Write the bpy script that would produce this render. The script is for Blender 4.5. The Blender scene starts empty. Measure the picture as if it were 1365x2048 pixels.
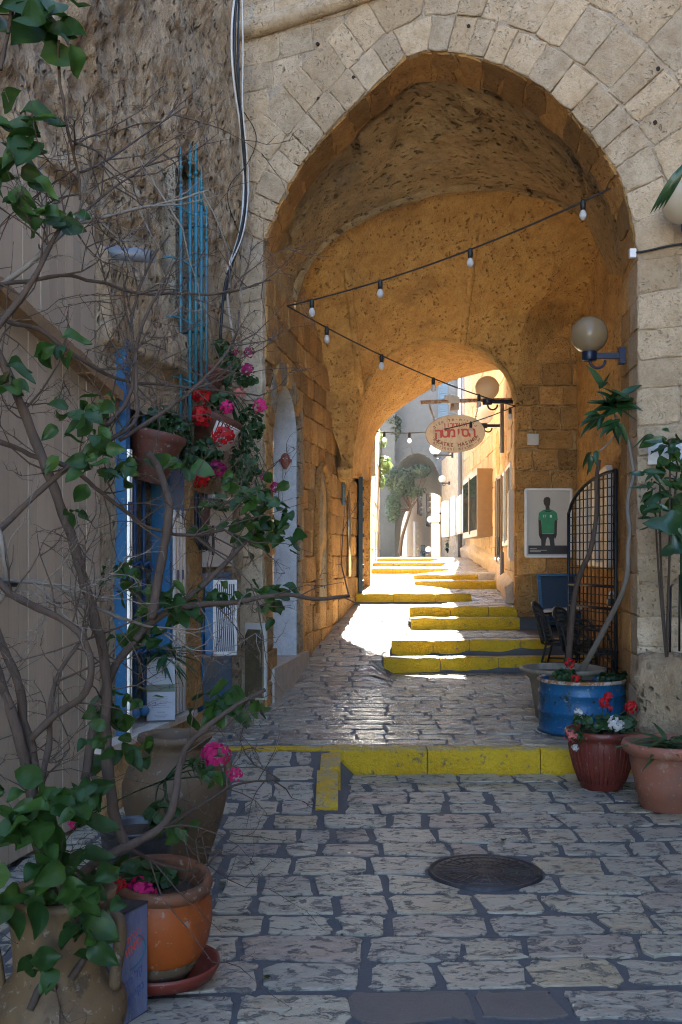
import bpy, bmesh, math, random
from mathutils import Vector, Matrix, noise
R = math.radians
rnd = random.Random(11)
SC = bpy.context.scene
COL = SC.collection
# ------------------------------------------------------------------ camera, sky, sun, exposure
FPX, CX, HY, EYE = 2080.0, 682.5, 1110.0, 1.7      # focal length and horizon in pixels of the 1365x2048 photo
cam_d = bpy.data.cameras.new('camera'); cam = bpy.data.objects.new('camera', cam_d); COL.objects.link(cam)
cam.location = (0, 0, EYE); cam.rotation_euler = (R(90), 0, 0)
cam_d.sensor_width = 36; cam_d.lens = FPX / 2048 * 36; cam_d.shift_y = (HY - 1024) / 2048
cam_d.clip_end = 900; SC.camera = cam
SUN_EL, SUN_AZ = 38, 8.5                              # azimuth measured from +Y towards +X
w = bpy.data.worlds.new('World'); SC.world = w; w.use_nodes = True
nt = w.node_tree; bg = nt.nodes['Background']
sk = nt.nodes.new('ShaderNodeTexSky'); sk.sky_type = 'NISHITA'; sk.sun_disc = False
sk.sun_elevation = R(SUN_EL); sk.sun_rotation = R(SUN_AZ); sk.altitude = 20; sk.dust_density = .6; sk.ozone_density = 3
nt.links.new(sk.outputs[0], bg.inputs[0]); bg.inputs[1].default_value = 0.05
sun_d = bpy.data.lights.new('sun', 'SUN'); sun_d.energy = 5.0; sun_d.angle = R(0.6); sun_d.color = (1, .93, .8)
sun = bpy.data.objects.new('sun', sun_d); COL.objects.link(sun)
sun.rotation_euler = (R(90 - SUN_EL), 0, R(180 - SUN_AZ)); sun.location = (5, 30, 40)
v = SC.view_settings; v.view_transform = 'Standard'; v.look = 'None'; v.gamma = 1; v.use_curve_mapping = False
v.exposure = 4.55
SC.cycles.max_bounces = 12; SC.cycles.diffuse_bounces = 10; SC.cycles.glossy_bounces = 4
SC.cycles.transparent_max_bounces = 12; SC.cycles.caustics_reflective = False; SC.cycles.caustics_refractive = False
SC.cycles.use_denoising = True; SC.cycles.denoising_prefilter = 'NONE'; SC.cycles.filter_width = 1.1; SC.cycles.sample_clamp_indirect = 6

# ------------------------------------------------------------------ helpers
def P(px, py, Y): return Vector(((px - CX) / FPX * Y, Y, EYE - (py - HY) / FPX * Y))
def lerp(a, b, t): return a + (b - a) * t
def interp(tab, x):
    if x <= tab[0][0]: return tab[0][1]
    for (a, va), (b, vb) in zip(tab, tab[1:]):
        if x <= b: return va + (vb - va) * (x - a) / max(1e-9, b - a)
    return tab[-1][1]
def sstep(a, b, x):
    t = min(1, max(0, (x - a) / (b - a))); return t * t * (3 - 2 * t)
def resample(pts, n):
    d = [0]
    for a, b in zip(pts, pts[1:]): d.append(d[-1] + (b - a).length)
    out = []; k = 0
    for i in range(n):
        s = d[-1] * i / (n - 1)
        while k < len(d) - 2 and d[k + 1] < s: k += 1
        out.append(pts[k].lerp(pts[k + 1], (s - d[k]) / max(1e-9, d[k + 1] - d[k])))
    return out
def smooth_path(pts, n, it=2):
    p = [Vector(q) for q in pts]
    for _ in range(it):                               # Chaikin corner cutting
        q = [p[0]]
        for a, b in zip(p, p[1:]): q += [a.lerp(b, .25), a.lerp(b, .75)]
        p = q + [p[-1]]
    return resample(p, n)
NZ = noise.noise
def fbm(p, o=4): return noise.fractal(p, 1.0, 2.0, o)

class MB:
    def __init__(s): s.v = []; s.f = []; s.m = []; s.cur = 0
    def add(s, vs, fs):
        b = len(s.v); s.v += [Vector(q) for q in vs]
        for f in fs: s.f.append([b + i for i in f]); s.m.append(s.cur)
        return s
    def box(s, c, d, rz=0, ax=None, taper=1):
        c = Vector(c); X = Vector((math.cos(rz), math.sin(rz), 0)); Y = Vector((-math.sin(rz), math.cos(rz), 0)); Z = Vector((0, 0, 1))
        if ax: X, Y, Z = ax
        vs = []
        for k in (-1, 1):
            t = 1 if k < 0 else taper
            for i, j in ((-1, -1), (1, -1), (1, 1), (-1, 1)): vs.append(c + X * (i * d[0] / 2 * t) + Y * (j * d[1] / 2 * t) + Z * (k * d[2] / 2))
        return s.add(vs, [(3, 2, 1, 0), (4, 5, 6, 7), (0, 1, 5, 4), (1, 2, 6, 5), (2, 3, 7, 6), (3, 0, 4, 7)])
    def seg(s, a, b, wd, th, up=Vector((0, 0, 1))):
        a = Vector(a); b = Vector(b); X = (b - a); L = X.length; X.normalize(); Yv = up.cross(X)
        if Yv.length < 1e-4: Yv = Vector((1, 0, 0))
        Yv.normalize(); Z = X.cross(Yv)
        return s.box((a + b) / 2, (L, wd, th), ax=(X, Yv, Z))
    def tube(s, pts, r, n=8, cap=True):
        pts = [Vector(p) for p in pts]; N = len(pts)
        rs = r if isinstance(r, (list, tuple)) else [r] * N
        t0 = (pts[1] - pts[0]).normalized(); u = t0.orthogonal().normalized(); vs = []
        for i, p in enumerate(pts):
            t = (pts[min(i + 1, N - 1)] - pts[max(i - 1, 0)])
            if t.length < 1e-9: t = t0
            t.normalize(); u = (u - t * u.dot(t))
            if u.length < 1e-6: u = t.orthogonal()
            u.normalize(); w_ = t.cross(u)
            for k in range(n):
                a = 2 * math.pi * k / n; vs.append(p + (u * math.cos(a) + w_ * math.sin(a)) * rs[i])
        fs = [(i * n + k, i * n + (k + 1) % n, (i + 1) * n + (k + 1) % n, (i + 1) * n + k) for i in range(N - 1) for k in range(n)]
        if cap: fs += [tuple(reversed(range(n))), tuple((N - 1) * n + k for k in range(n))]
        return s.add(vs, fs)
    def lathe(s, prof, c=(0, 0, 0), n=32, tilt=None, wob=0, seed=0):
        c = Vector(c); vs = []
        for (r, z) in prof:
            for k in range(n):
                a = 2 * math.pi * k / n
                q = Vector((r * math.cos(a), r * math.sin(a), z))
                if wob: q += Vector((q.x, q.y, 0)) * (wob * NZ(Vector((math.cos(a) * 1.3, math.sin(a) * 1.3, z * 5 + seed))))
                if tilt: q = tilt @ q
                vs.append(c + q)
        m = len(prof)
        return s.add(vs, [(i * n + k, i * n + (k + 1) % n, (i + 1) * n + (k + 1) % n, (i + 1) * n + k) for i in range(m - 1) for k in range(n)])
    def ball(s, c, r, n=20, m=12):
        return s.lathe([(max(1e-4, r * math.sin(math.pi * i / m)), -r * math.cos(math.pi * i / m)) for i in range(m + 1)], c, n)
    def grid(s, rows):
        n = len(rows[0]); vs = [p for r in rows for p in r]
        return s.add(vs, [(i * n + k, i * n + k + 1, (i + 1) * n + k + 1, (i + 1) * n + k) for i in range(len(rows) - 1) for k in range(n - 1)])
    def prism(s, pts, off):
        n = len(pts); off = Vector(off); a = [Vector(p) for p in pts]
        return s.add(a + [p + off for p in a], [tuple(range(n))[::-1], tuple(range(n, 2 * n))] + [(i, (i + 1) % n, n + (i + 1) % n, n + i) for i in range(n)])
    def mesh(s, name, mats, off=Vector((0, 0, 0)), smooth=False):
        me = bpy.data.meshes.new(name); me.from_pydata([p - off for p in s.v], [], s.f)
        for m in (mats if isinstance(mats, (list, tuple)) else [mats]): me.materials.append(m)
        me.polygons.foreach_set('material_index', s.m)
        if smooth: me.polygons.foreach_set('use_smooth', [True] * len(s.f))
        me.update(); return me
    def build(s, name, mats, parent=None, smooth=False, fix=False):
        off = Vector((0, 0, 0)); q = parent
        while q is not None: off = off + q.location; q = q.parent
        me = s.mesh(name, mats, off, smooth)
        if fix:
            b = bmesh.new(); b.from_mesh(me); bmesh.ops.recalc_face_normals(b, faces=b.faces); b.to_mesh(me); b.free()
        o = bpy.data.objects.new(name, me); COL.objects.link(o)
        if parent is not None: o.parent = parent
        return o
def autosmooth(o, ang=35):
    me = o.data; me.polygons.foreach_set('use_smooth', [True] * len(me.polygons))
    b = bmesh.new(); b.from_mesh(me); lim = R(ang)
    for e in b.edges:
        if len(e.link_faces) == 2 and e.calc_face_angle(0) > lim: e.smooth = False
    b.to_mesh(me); b.free(); return o
def thing(name, label, cat, loc=(0, 0, 0), group=None):
    o = bpy.data.objects.new(name, None); COL.objects.link(o); o.location = loc; o.empty_display_size = .1
    o['label'] = label; o['category'] = cat
    if group: o['group'] = group
    return o
def tag(o, label, cat, group=None):
    o['label'] = label; o['category'] = cat
    if group: o['group'] = group
    return o
def kind(o, k): o['kind'] = k; return o
def copy_tree(o, parent=None):
    c = o.copy(); COL.objects.link(c); c.parent = parent
    for ch in list(o.children): copy_tree(ch, c)
    return c
def wpos(o):
    p = Vector(o.location)
    while o.parent is not None: o = o.parent; p = p + o.location
    return p

# ------------------------------------------------------------------ materials
class NT:
    def __init__(s, name):
        s.mat = bpy.data.materials.new(name); s.mat.use_nodes = True; s.t = s.mat.node_tree
        s.bsdf = s.t.nodes['Principled BSDF']; s.out = s.t.nodes['Material Output']
    def n(s, typ, **kw):
        x = s.t.nodes.new(typ)
        for k, val in kw.items():
            if k.startswith('i_'):
                key = k[2:]; key = int(key) if key.isdigit() else key
                s.set(x.inputs[key], val)
            else: setattr(x, k, val)
        return x
    def set(s, sock, val):
        if isinstance(val, bpy.types.NodeSocket): s.t.links.new(val, sock)
        else: sock.default_value = val
    def noise(s, sc, det=6, rough=.6, vec=None, dist=0):
        x = s.n('ShaderNodeTexNoise'); x.inputs['Scale'].default_value = sc; x.inputs['Detail'].default_value = det
        x.inputs['Roughness'].default_value = rough; x.inputs['Distortion'].default_value = dist
        s.t.links.new(vec if vec is not None else s.pos, x.inputs['Vector']); return x.outputs['Fac']
    def voro(s, sc, vec=None, rnd_=1):
        x = s.n('ShaderNodeTexVoronoi'); x.inputs['Scale'].default_value = sc; x.inputs['Randomness'].default_value = rnd_
        s.t.links.new(vec if vec is not None else s.pos, x.inputs['Vector']); return x
    def ramp(s, fac, stops):
        x = s.n('ShaderNodeValToRGB'); cr = x.color_ramp
        while len(cr.elements) < len(stops): cr.elements.new(.5)
        for e, (p, c) in zip(cr.elements, stops):
            e.position = p; e.color = (c, c, c, 1) if isinstance(c, (int, float)) else (*c, 1)
        s.t.links.new(fac, x.inputs[0]); return x.outputs[0]
    def math(s, op, a, b=0.0, c=None):
        x = s.n('ShaderNodeMath', operation=op); s.set(x.inputs[0], a); s.set(x.inputs[1], b)
        if c is not None: s.set(x.inputs[2], c)
        return x.outputs[0]
    def mix(s, fac, a, b, mode='MIX'):
        x = s.n('ShaderNodeMix', data_type='RGBA', blend_type=mode)
        s.set(x.inputs[0], fac)
        s.set(x.inputs[6], a if isinstance(a, bpy.types.NodeSocket) else (*a, 1))
        s.set(x.inputs[7], b if isinstance(b, bpy.types.NodeSocket) else (*b, 1)); return x.outputs[2]
    @property
    def pos(s):
        if not hasattr(s, '_p'):
            s._p = s.n('ShaderNodeNewGeometry').outputs['Position']
        return s._p
    def scaled(s, sc, vec=None):
        x = s.n('ShaderNodeVectorMath', operation='MULTIPLY'); s.t.links.new(vec if vec is not None else s.pos, x.inputs[0]); x.inputs[1].default_value = sc; return x.outputs[0]
    def orand(s): return s.n('ShaderNodeObjectInfo').outputs['Random']
    def bump(s, h, strength=.5, dist=.01, prev=None):
        x = s.n('ShaderNodeBump'); x.inputs['Strength'].default_value = strength; x.inputs['Distance'].default_value = dist
        s.t.links.new(h, x.inputs['Height'])
        if prev is not None: s.t.links.new(prev, x.inputs['Normal'])
        return x.outputs[0]
    def done(s, col=None, rough=None, nrm=None, **kw):
        B = s.bsdf
        if col is not None: s.set(B.inputs['Base Color'], col if isinstance(col, bpy.types.NodeSocket) else (*col, 1))
        if rough is not None: s.set(B.inputs['Roughness'], rough)
        if nrm is not None: s.t.links.new(nrm, B.inputs['Normal'])
        for k, val in kw.items(): s.set(B.inputs[k.replace('_', ' ')], val)
        return s.mat
def m_stone(name, c1, c2, c3, pit=.5, bump=.6, vary=.2, pscale=26, rough=.9, stretch=None, stain=None):
    T = NT(name); vec = T.scaled(stretch) if stretch else T.pos
    big = T.noise(1.1, 5, .6); med = T.noise(7, 6, .65, vec); fine = T.noise(70, 4, .7, vec)
    col = T.mix(T.ramp(big, [(.3, 0), (.7, 1)]), c1, c2)
    col = T.mix(T.ramp(med, [(.42, 0), (.72, 1)]), col, c3)
    warp = T.n('ShaderNodeVectorMath', operation='ADD'); T.t.links.new(vec, warp.inputs[0])
    nz = T.n('ShaderNodeTexNoise'); nz.inputs['Scale'].default_value = 9; T.t.links.new(vec, nz.inputs['Vector'])
    sc = T.n('ShaderNodeVectorMath', operation='SCALE'); T.t.links.new(nz.outputs['Color'], sc.inputs[0]); sc.inputs['Scale'].default_value = .16
    T.t.links.new(sc.outputs[0], warp.inputs[1])
    vo = T.voro(pscale, warp.outputs[0]).outputs['Distance']
    mask = T.ramp(T.noise(4.0, 3, .5, vec), [(.36, 0), (.52, 1)])
    pits = T.math('MULTIPLY', T.ramp(vo, [(.12, 1), (.34, 0)]), mask)
    pits = T.math('MULTIPLY', pits, T.math('MULTIPLY_ADD', T.math('FRACT', T.math('MULTIPLY', T.orand(), 7.13)), .9 * pit if vary else 0, .2 * pit if vary else pit))
    col = T.mix(T.math('MULTIPLY', pits, .85), col, tuple(x * .22 for x in c1))
    r = T.orand(); g = T.math('MULTIPLY_ADD', r, vary, 1 - vary / 2)
    if vary: col = T.mix(T.math('MULTIPLY', T.math('FRACT', T.math('MULTIPLY', r, 3.71)), .45), col, (c3[0] * 1.25, c3[1] * 1.15, c3[2]))
    g = T.math('MULTIPLY', g, T.math('MULTIPLY_ADD', fine, .5, .75))
    col = T.mix(1.0, col, T.n('ShaderNodeCombineColor', i_0=g, i_1=g, i_2=g).outputs[0], 'MULTIPLY')
    if stain:
        col = T.mix(T.ramp(T.noise(.8, 6, .7), [(.52, 0), (.68, .75)]), col, stain)
    mid = T.noise(24, 5, .7, vec, .5)
    col = T.mix(T.ramp(mid, [(.30, .5), (.50, 0)]), col, tuple(x * .7 for x in c3))
    h = T.math('SUBTRACT', T.math('ADD', T.math('ADD', T.math('MULTIPLY', med, .8), T.math('MULTIPLY', fine, .35)), T.math('MULTIPLY', mid, .9)), T.math('MULTIPLY', pits, 1.3))
    return T.done(col, rough, T.bump(h, bump, .04))
def m_plain(name, col, rough=.5, metal=0, var=.12, scale=12, bump=.0, **kw):
    T = NT(name); n = T.noise(scale, 5, .6)
    c = T.mix(T.ramp(n, [(.3, 0), (.75, 1)]), tuple(x * (1 - var) for x in col), tuple(min(1, x * (1 + var)) for x in col))
    nr = T.bump(T.noise(scale * 6, 4, .6), bump, .004) if bump else None
    return T.done(c, rough, nr, Metallic=metal, **kw)
def m_worn(name, col, under, amt=.5, scale=9, rough=.5, metal=0, bump=.3):
    T = NT(name); n = T.noise(scale, 8, .7)
    msk = T.ramp(n, [(amt, 0), (amt + .05, 1)])
    c = T.mix(msk, T.mix(T.noise(3, 4), tuple(x * .85 for x in col), tuple(min(1, x * 1.15) for x in col)), under)
    c = T.mix(T.ramp(T.noise(6, 6, .7, T.scaled((1, 1, .3))), [(.48, 0), (.66, .6)]), c, tuple(x * .45 + .01 for x in under)); c = T.mix(T.ramp(T.noise(34, 3, .6), [(.62, 0), (.68, .5)]), c, (.30, .27, .23))
    return T.done(c, T.math('MULTIPLY_ADD', msk, .3, rough), T.bump(T.math('SUBTRACT', T.noise(40, 4), msk), bump, .004), Metallic=metal)
M = {}
M['facade'] = m_stone('facade_stone', (.50, .385, .265), (.60, .475, .335), (.38, .275, .17), pit=.9, bump=.6, vary=.3)
M['facade_mortar'] = m_stone('facade_mortar', (.42, .33, .24), (.52, .43, .33), (.32, .24, .17), pit=.5, bump=.6, vary=0)
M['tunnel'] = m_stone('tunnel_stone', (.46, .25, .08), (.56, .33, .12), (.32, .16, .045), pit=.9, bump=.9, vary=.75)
M['tunnel_mortar'] = m_stone('tunnel_mortar', (.54, .34, .15), (.62, .42, .21), (.4, .23, .09), pit=.6, bump=.8, vary=0)
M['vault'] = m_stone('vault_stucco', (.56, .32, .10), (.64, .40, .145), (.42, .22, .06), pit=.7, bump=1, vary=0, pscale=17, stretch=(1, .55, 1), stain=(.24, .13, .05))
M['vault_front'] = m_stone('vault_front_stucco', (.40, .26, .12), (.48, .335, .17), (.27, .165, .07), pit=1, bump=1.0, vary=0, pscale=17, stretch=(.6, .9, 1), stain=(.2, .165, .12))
M['rubble'] = m_stone('rubble_stone', (.44, .31, .19), (.54, .40, .26), (.29, .19, .105), pit=1, bump=1.0, vary=0, pscale=13, stretch=(1.3, 1.1, .7))
M['plaster'] = m_stone('rough_plaster', (.36, .29, .21), (.44, .37, .28), (.2, .15, .1), pit=1, bump=1, vary=0, pscale=40)
M['alley'] = m_stone('alley_stone', (.56, .42, .26), (.64, .51, .34), (.45, .31, .17), pit=.5, bump=.6, vary=.28)
M['alley_mortar'] = m_stone('alley_mortar', (.52, .42, .30), (.6, .5, .38), (.42, .32, .2), pit=.3, bump=.5, vary=0)
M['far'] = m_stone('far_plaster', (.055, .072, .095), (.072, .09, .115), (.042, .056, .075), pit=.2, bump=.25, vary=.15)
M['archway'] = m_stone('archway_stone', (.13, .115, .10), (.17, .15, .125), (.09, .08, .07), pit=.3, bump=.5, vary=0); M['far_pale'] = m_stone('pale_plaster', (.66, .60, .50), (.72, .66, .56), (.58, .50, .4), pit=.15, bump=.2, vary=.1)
M['sill_stone'] = m_stone('sill_stone', (.5, .46, .4), (.56, .52, .46), (.42, .38, .33), pit=.3, bump=.25, vary=.1)

def m_paving(name, rough0, bstr, streak):
    """worn limestone setts: cream to grey per stone, edge-eaten and pitted, mortar smeared over some of them"""
    T = NT(name); vec = T.scaled((.8, 1.25, 1)) if not streak else T.scaled((.55, 1.7, 1)); big = T.noise(2.6, 5, .6); fine = T.noise(60, 4, .7); r = T.orand()
    base = T.ramp(r, [(0, (.36, .325, .255)), (.25, (.45, .39, .285)), (.45, (.30, .28, .24)), (.62, (.44, .35, .22)), (.78, (.40, .35, .28)), (.9, (.33, .25, .20)), (1, (.19, .165, .15))])
    col = T.mix(T.ramp(big, [(.38, 0), (.7, .55)]), base, (.48, .425, .325))
    col = T.mix(T.ramp(T.noise(1.7, 6, .7), [(.60, 0), (.72, .5)]), col, (.34, .20, .10))
    chip = T.noise(13, 8, .75, vec, .8); chips = T.ramp(chip, [(.42, 1), (.465, 0)])
    vo = T.voro(30, vec).outputs['Distance']; dots = T.math('MULTIPLY', T.ramp(vo, [(.10, 1), (.24, 0)]), T.ramp(T.noise(3.3, 3), [(.45, 0), (.6, 1)]))
    pits = T.math('MAXIMUM', chips, dots)
    smear = T.ramp(T.noise(3.1, 9, .78), [(.60, 0), (.625, 1)])
    col = T.mix(T.math('MULTIPLY', pits, .85), col, (.07, .07, .076))
    col = T.mix(T.math('MULTIPLY', smear, .8), col, (.10, .10, .108))
    col = T.mix(T.math('MULTIPLY', fine, .3), col, (.24, .21, .17))
    rg = T.math('ADD', T.math('MULTIPLY', T.math('MAXIMUM', pits, smear), .35), T.math('MULTIPLY_ADD', T.noise(6, 4), .3, rough0 - .1))
    h = T.math('SUBTRACT', T.math('ADD', T.math('ADD', T.math('MULTIPLY', T.noise(8, 5, .6, vec), .9), T.math('MULTIPLY', fine, .15)), T.math('MULTIPLY', T.noise(17, 3, .6, vec), .8 if streak else .35)), T.math('MULTIPLY', pits, .7))
    return T.done(col, rg, T.bump(h, bstr, .04), Specular_IOR_Level=.75 if streak else .55)
M['paving'] = m_paving('paving_stone', .36, .65, False)
M['paving_polished'] = m_paving('polished_paving_stone', .16, 1.0, True)
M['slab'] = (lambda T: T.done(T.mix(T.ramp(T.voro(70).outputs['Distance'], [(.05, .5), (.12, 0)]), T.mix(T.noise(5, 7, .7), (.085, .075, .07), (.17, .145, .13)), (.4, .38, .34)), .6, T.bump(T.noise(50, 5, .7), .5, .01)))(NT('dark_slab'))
M['mortar'] = (lambda T: T.done(T.mix(T.noise(9, 6, .7), (.06, .062, .07), (.115, .115, .12)), .72, T.bump(T.noise(60, 5, .7), .5, .01)))(NT('paving_mortar'))
def m_yellow():
    T = NT('yellow_kerb_paint'); n = T.noise(11, 8, .72); n2 = T.noise(2.5, 4)
    wear = T.ramp(n, [(.35, 1), (.41, 0)])
    col = T.mix(T.ramp(n2, [(.35, 0), (.7, 1)]), (.60, .35, .005), (.68, .43, .012))
    col = T.mix(T.ramp(T.noise(30, 5, .7), [(.3, .7), (.5, 0)]), col, (.38, .27, .02))
    sx = T.n('ShaderNodeSeparateXYZ'); T.t.links.new(T.n('ShaderNodeNewGeometry').outputs['Normal'], sx.inputs[0])
    scuff = T.math('MULTIPLY', T.ramp(sx.outputs[2], [(.45, 0), (.85, 1)]), T.ramp(T.noise(7, 8, .75), [(.44, 0), (.56, .8)]))
    col = T.mix(scuff, col, (.33, .285, .21))
    col = T.mix(T.math('MULTIPLY', wear, .85), col, (.13, .115, .09))
    return T.done(col, .55, T.bump(T.math('ADD', T.noise(14, 6, .7), T.math('MULTIPLY', T.noise(45, 4), .6)), 1.0, .035))
M['yellow'] = m_yellow()
M['iron'] = m_plain('dark_iron', (.025, .025, .028), .45, .6, .3, 20)
M['black'] = m_plain('black_rubber', (.015, .015, .016), .5, 0, .2)
M['teal'] = m_worn('teal_paint', (.02, .15, .21), (.16, .09, .05), .66, 16, .45)
M['blue'] = m_worn('blue_paint', (.018, .11, .24), (.16, .20, .25), .70, 12, .4)
M['blue_dark'] = m_plain('dark_blue_paint', (.010, .05, .13), .4, .1)
M['lamp_blue'] = m_plain('navy_lamp_metal', (.008, .016, .045), .4, .2)
M['alu'] = m_plain('scratched_aluminium', (.46, .48, .52), .35, .75, .15, 30, .2)
M['white'] = m_plain('white_paint', (.72, .73, .74), .5, 0, .08, 8, .1)
M['whitewash'] = m_stone('whitewash', (.56, .56, .58), (.64, .64, .66), (.46, .46, .48), pit=.15, bump=.25, vary=0)
M['planks'] = (lambda T: T.done(T.mix(1, T.mix(T.noise(7, 6, .7, T.scaled((3, 3, .35))), (.36, .275, .20), (.44, .345, .26)), T.ramp(T.orand(), [(0, .88), (1, 1.06)]), 'MULTIPLY'), .6, T.bump(T.noise(20, 5, .6, T.scaled((4, 4, .25))), .3, .006)))(NT('painted_planks'))
M['wood'] = (lambda T: T.done(T.mix(T.noise(14, 8, .7, T.scaled((3, 3, 1))), (.12, .07, .035), (.34, .20, .10)), .85, T.bump(T.noise(30, 6, .7), .8, .01)))(NT('weathered_timber'))
M['rust'] = m_worn('rusty_steel', (.42, .36, .30), (.30, .12, .04), .48, 22, .7)
M['pipe'] = m_plain('grey_plastic', (.13, .14, .165), .4, 0, .08)
M['terracotta'] = m_worn('terracotta', (.28, .10, .06), (.34, .18, .13), .60, 7, .75, 0, .25)
M['terracotta_red'] = m_worn('red_plastic_terracotta', (.15, .025, .016), (.2, .05, .03), .64, 8, .45, 0, .15)
M['terracotta_dark'] = m_worn('dark_terracotta', (.10, .030, .018), (.2, .11, .08), .6, 7, .75, 0, .25)
M['orange'] = m_worn('orange_glaze', (.30, .062, .007), (.12, .045, .015), .66, 8, .5, 0, .4)
M['rimclay'] = m_worn('scraped_clay_rim', (.17, .062, .026), (.09, .04, .024), .58, 14, .7)
M['mosspot'] = m_worn('mossy_pot_base', (.13, .085, .05), (.035, .055, .03), .5, 8, .9, 0, .8)
M['jar'] = m_worn('tan_clay', (.155, .092, .042), (.085, .058, .036), .60, 6, .65, 0, .35)
M['jar_dark'] = m_worn('aged_olive_clay', (.115, .070, .036), (.18, .125, .08), .6, 6, .65, 0, .3)
M['drum'] = m_worn('blue_drum_paint', (.008, .095, .22), (.025, .035, .03), .58, 9, .4, .1, .5)
M['beigepot'] = m_worn('beige_plastic', (.24, .19, .135), (.19, .15, .11), .6, 6, .55, 0, .2)
M['zinc'] = m_plain('dull_zinc', (.075, .08, .088), .45, .6, .3, 18, .3)
M['soil'] = (lambda T: T.done(T.mix(T.noise(40, 6, .7), (.03, .02, .012), (.09, .06, .04)), .95, T.bump(T.noise(50, 5), 1, .02)))(NT('potting_soil'))
M['bark'] = (lambda T: T.done(T.mix(T.noise(16, 8, .7, T.scaled((1, 1, .4))), (.035, .022, .016), (.115, .076, .056)), .85, T.bump(T.noise(45, 6, .7, T.scaled((1, 1, .4))), .9, .008)))(NT('brown_bark'))
M['bark_pale'] = (lambda T: T.done(T.mix(T.noise(14, 8, .7, T.scaled((1, 1, .3))), (.12, .10, .085), (.27, .235, .20)), .8, T.bump(T.noise(40, 6, .7, T.scaled((1, 1, .4))), .7, .008)))(NT('pale_bark'))
def m_leaf(name, c1, c2, rough=.4, trans=.25):
    T = NT(name); col = T.mix(T.orand(), c1, c2); col = T.mix(T.math('MULTIPLY', T.noise(30, 4), .4), col, tuple(x * .55 for x in c1)); col = T.mix(T.ramp(T.noise(7, 2), [(.55, 0), (.7, .55)]), col, (c2[0] * 1.9, c2[1] * 1.25, c2[2]))
    T.done(col, rough, T.bump(T.noise(25, 3), .3, .01))
    tr = T.n('ShaderNodeBsdfTranslucent'); T.t.links.new(T.mix(.5, col, (.10, .22, .02)), tr.inputs[0])
    mx = T.n('ShaderNodeMixShader'); mx.inputs[0].default_value = trans
    T.t.links.new(T.bsdf.outputs[0], mx.inputs[1]); T.t.links.new(tr.outputs[0], mx.inputs[2]); T.t.links.new(mx.outputs[0], T.out.inputs[0])
    return T.mat
M['leaf'] = m_leaf('shrub_leaf', (.010, .044, .006), (.045, .115, .013), .55)
M['leaf_dark'] = m_leaf('geranium_leaf', (.011, .040, .012), (.035, .095, .026), .55)
M['leaf_gloss'] = m_leaf('glossy_leaf', (.010, .045, .018), (.028, .09, .03), .35, .15)
M['leaf_far'] = m_leaf('creeper_leaf', (.010, .022, .014), (.022, .045, .026), .6, .2)
M['leaf_far_light'] = m_leaf('oleander_leaf', (.12, .18, .06), (.2, .26, .1), .6, .3)
def m_petal(name, c):
    T = NT(name); T.done(T.mix(T.noise(60, 3), tuple(x * .75 for x in c), c), .6)
    tr = T.n('ShaderNodeBsdfTranslucent'); tr.inputs[0].default_value = (*c, 1)
    mx = T.n('ShaderNodeMixShader'); mx.inputs[0].default_value = .3
    T.t.links.new(T.bsdf.outputs[0], mx.inputs[1]); T.t.links.new(tr.outputs[0], mx.inputs[2]); T.t.links.new(mx.outputs[0], T.out.inputs[0]); return T.mat
M['red'] = m_petal('red_petal', (.62, .008, .012)); M['pink'] = m_petal('pink_petal', (.75, .02, .22))
M['magenta'] = m_petal('magenta_petal', (.36, .008, .12)); M['petal_white'] = m_petal('white_petal', (.75, .74, .72)); M['salmon'] = m_petal('salmon_petal', (.7, .2, .18))
def m_globe(name, c, tr=.35):
    T = NT(name); T.done(T.mix(T.noise(4, 5, .6), c, tuple(x * .75 for x in c)), .18)
    t = T.n('ShaderNodeBsdfTranslucent'); t.inputs[0].default_value = (*c, 1); mx = T.n('ShaderNodeMixShader'); mx.inputs[0].default_value = tr
    T.t.links.new(T.bsdf.outputs[0], mx.inputs[1]); T.t.links.new(t.outputs[0], mx.inputs[2])
    g = T.n('ShaderNodeBsdfTransparent'); m2 = T.n('ShaderNodeMixShader'); m2.inputs[0].default_value = .18
    T.t.links.new(mx.outputs[0], m2.inputs[1]); T.t.links.new(g.outputs[0], m2.inputs[2]); T.t.links.new(m2.outputs[0], T.out.inputs[0]); return T.mat
M['globe'] = m_globe('dusty_globe_glass', (.72, .62, .46)); M['globe_amber'] = m_globe('amber_globe_glass', (.40, .30, .18)); M['globe_white'] = m_globe('white_globe_glass', (.8, .8, .78))
M['bulb'] = m_globe('frosted_bulb_glass', (.82, .80, .80), .3)
M['glass'] = (lambda T: T.done((.02, .035, .04), .06, None, Specular_IOR_Level=.7))(NT('dark_window_glass'))
M['glass_green'] = (lambda T: T.done((.10, .17, .17), .08))(NT('green_window_glass'))
M['bronze'] = m_plain('bronze_aluminium', (.19, .115, .055), .4, .3, .1)
M['panel_grey'] = m_plain('grey_panel', (.55, .52, .48), .5, 0, .08)
M['sign'] = m_worn('sign_board', (.78, .60, .38), (.66, .48, .28), .62, 4, .55, 0, .1)
M['sign_red'] = m_plain('sign_red_paint', (.62, .10, .08), .6); M['sign_brown'] = m_plain('sign_brown_paint', (.30, .09, .04), .6); M['sign_edge'] = m_plain('sign_edge_wood', (.2, .1, .04), .7)
M['poster'] = m_plain('poster_paper', (.50, .49, .45), .3, 0, .03); M['p_green'] = m_plain('poster_green', (.03, .26, .12), .35); M['p_dark'] = m_plain('poster_dark', (.03, .03, .035), .35); M['p_skin'] = m_plain('poster_brown', (.045, .03, .025), .35)
M['print_blue'] = m_plain('print_blue', (.06, .09, .26), .4); M['print_grey'] = m_plain('print_grey', (.22, .23, .27), .5); M['print_green'] = m_plain('print_green', (.10, .14, .11), .5)
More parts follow.
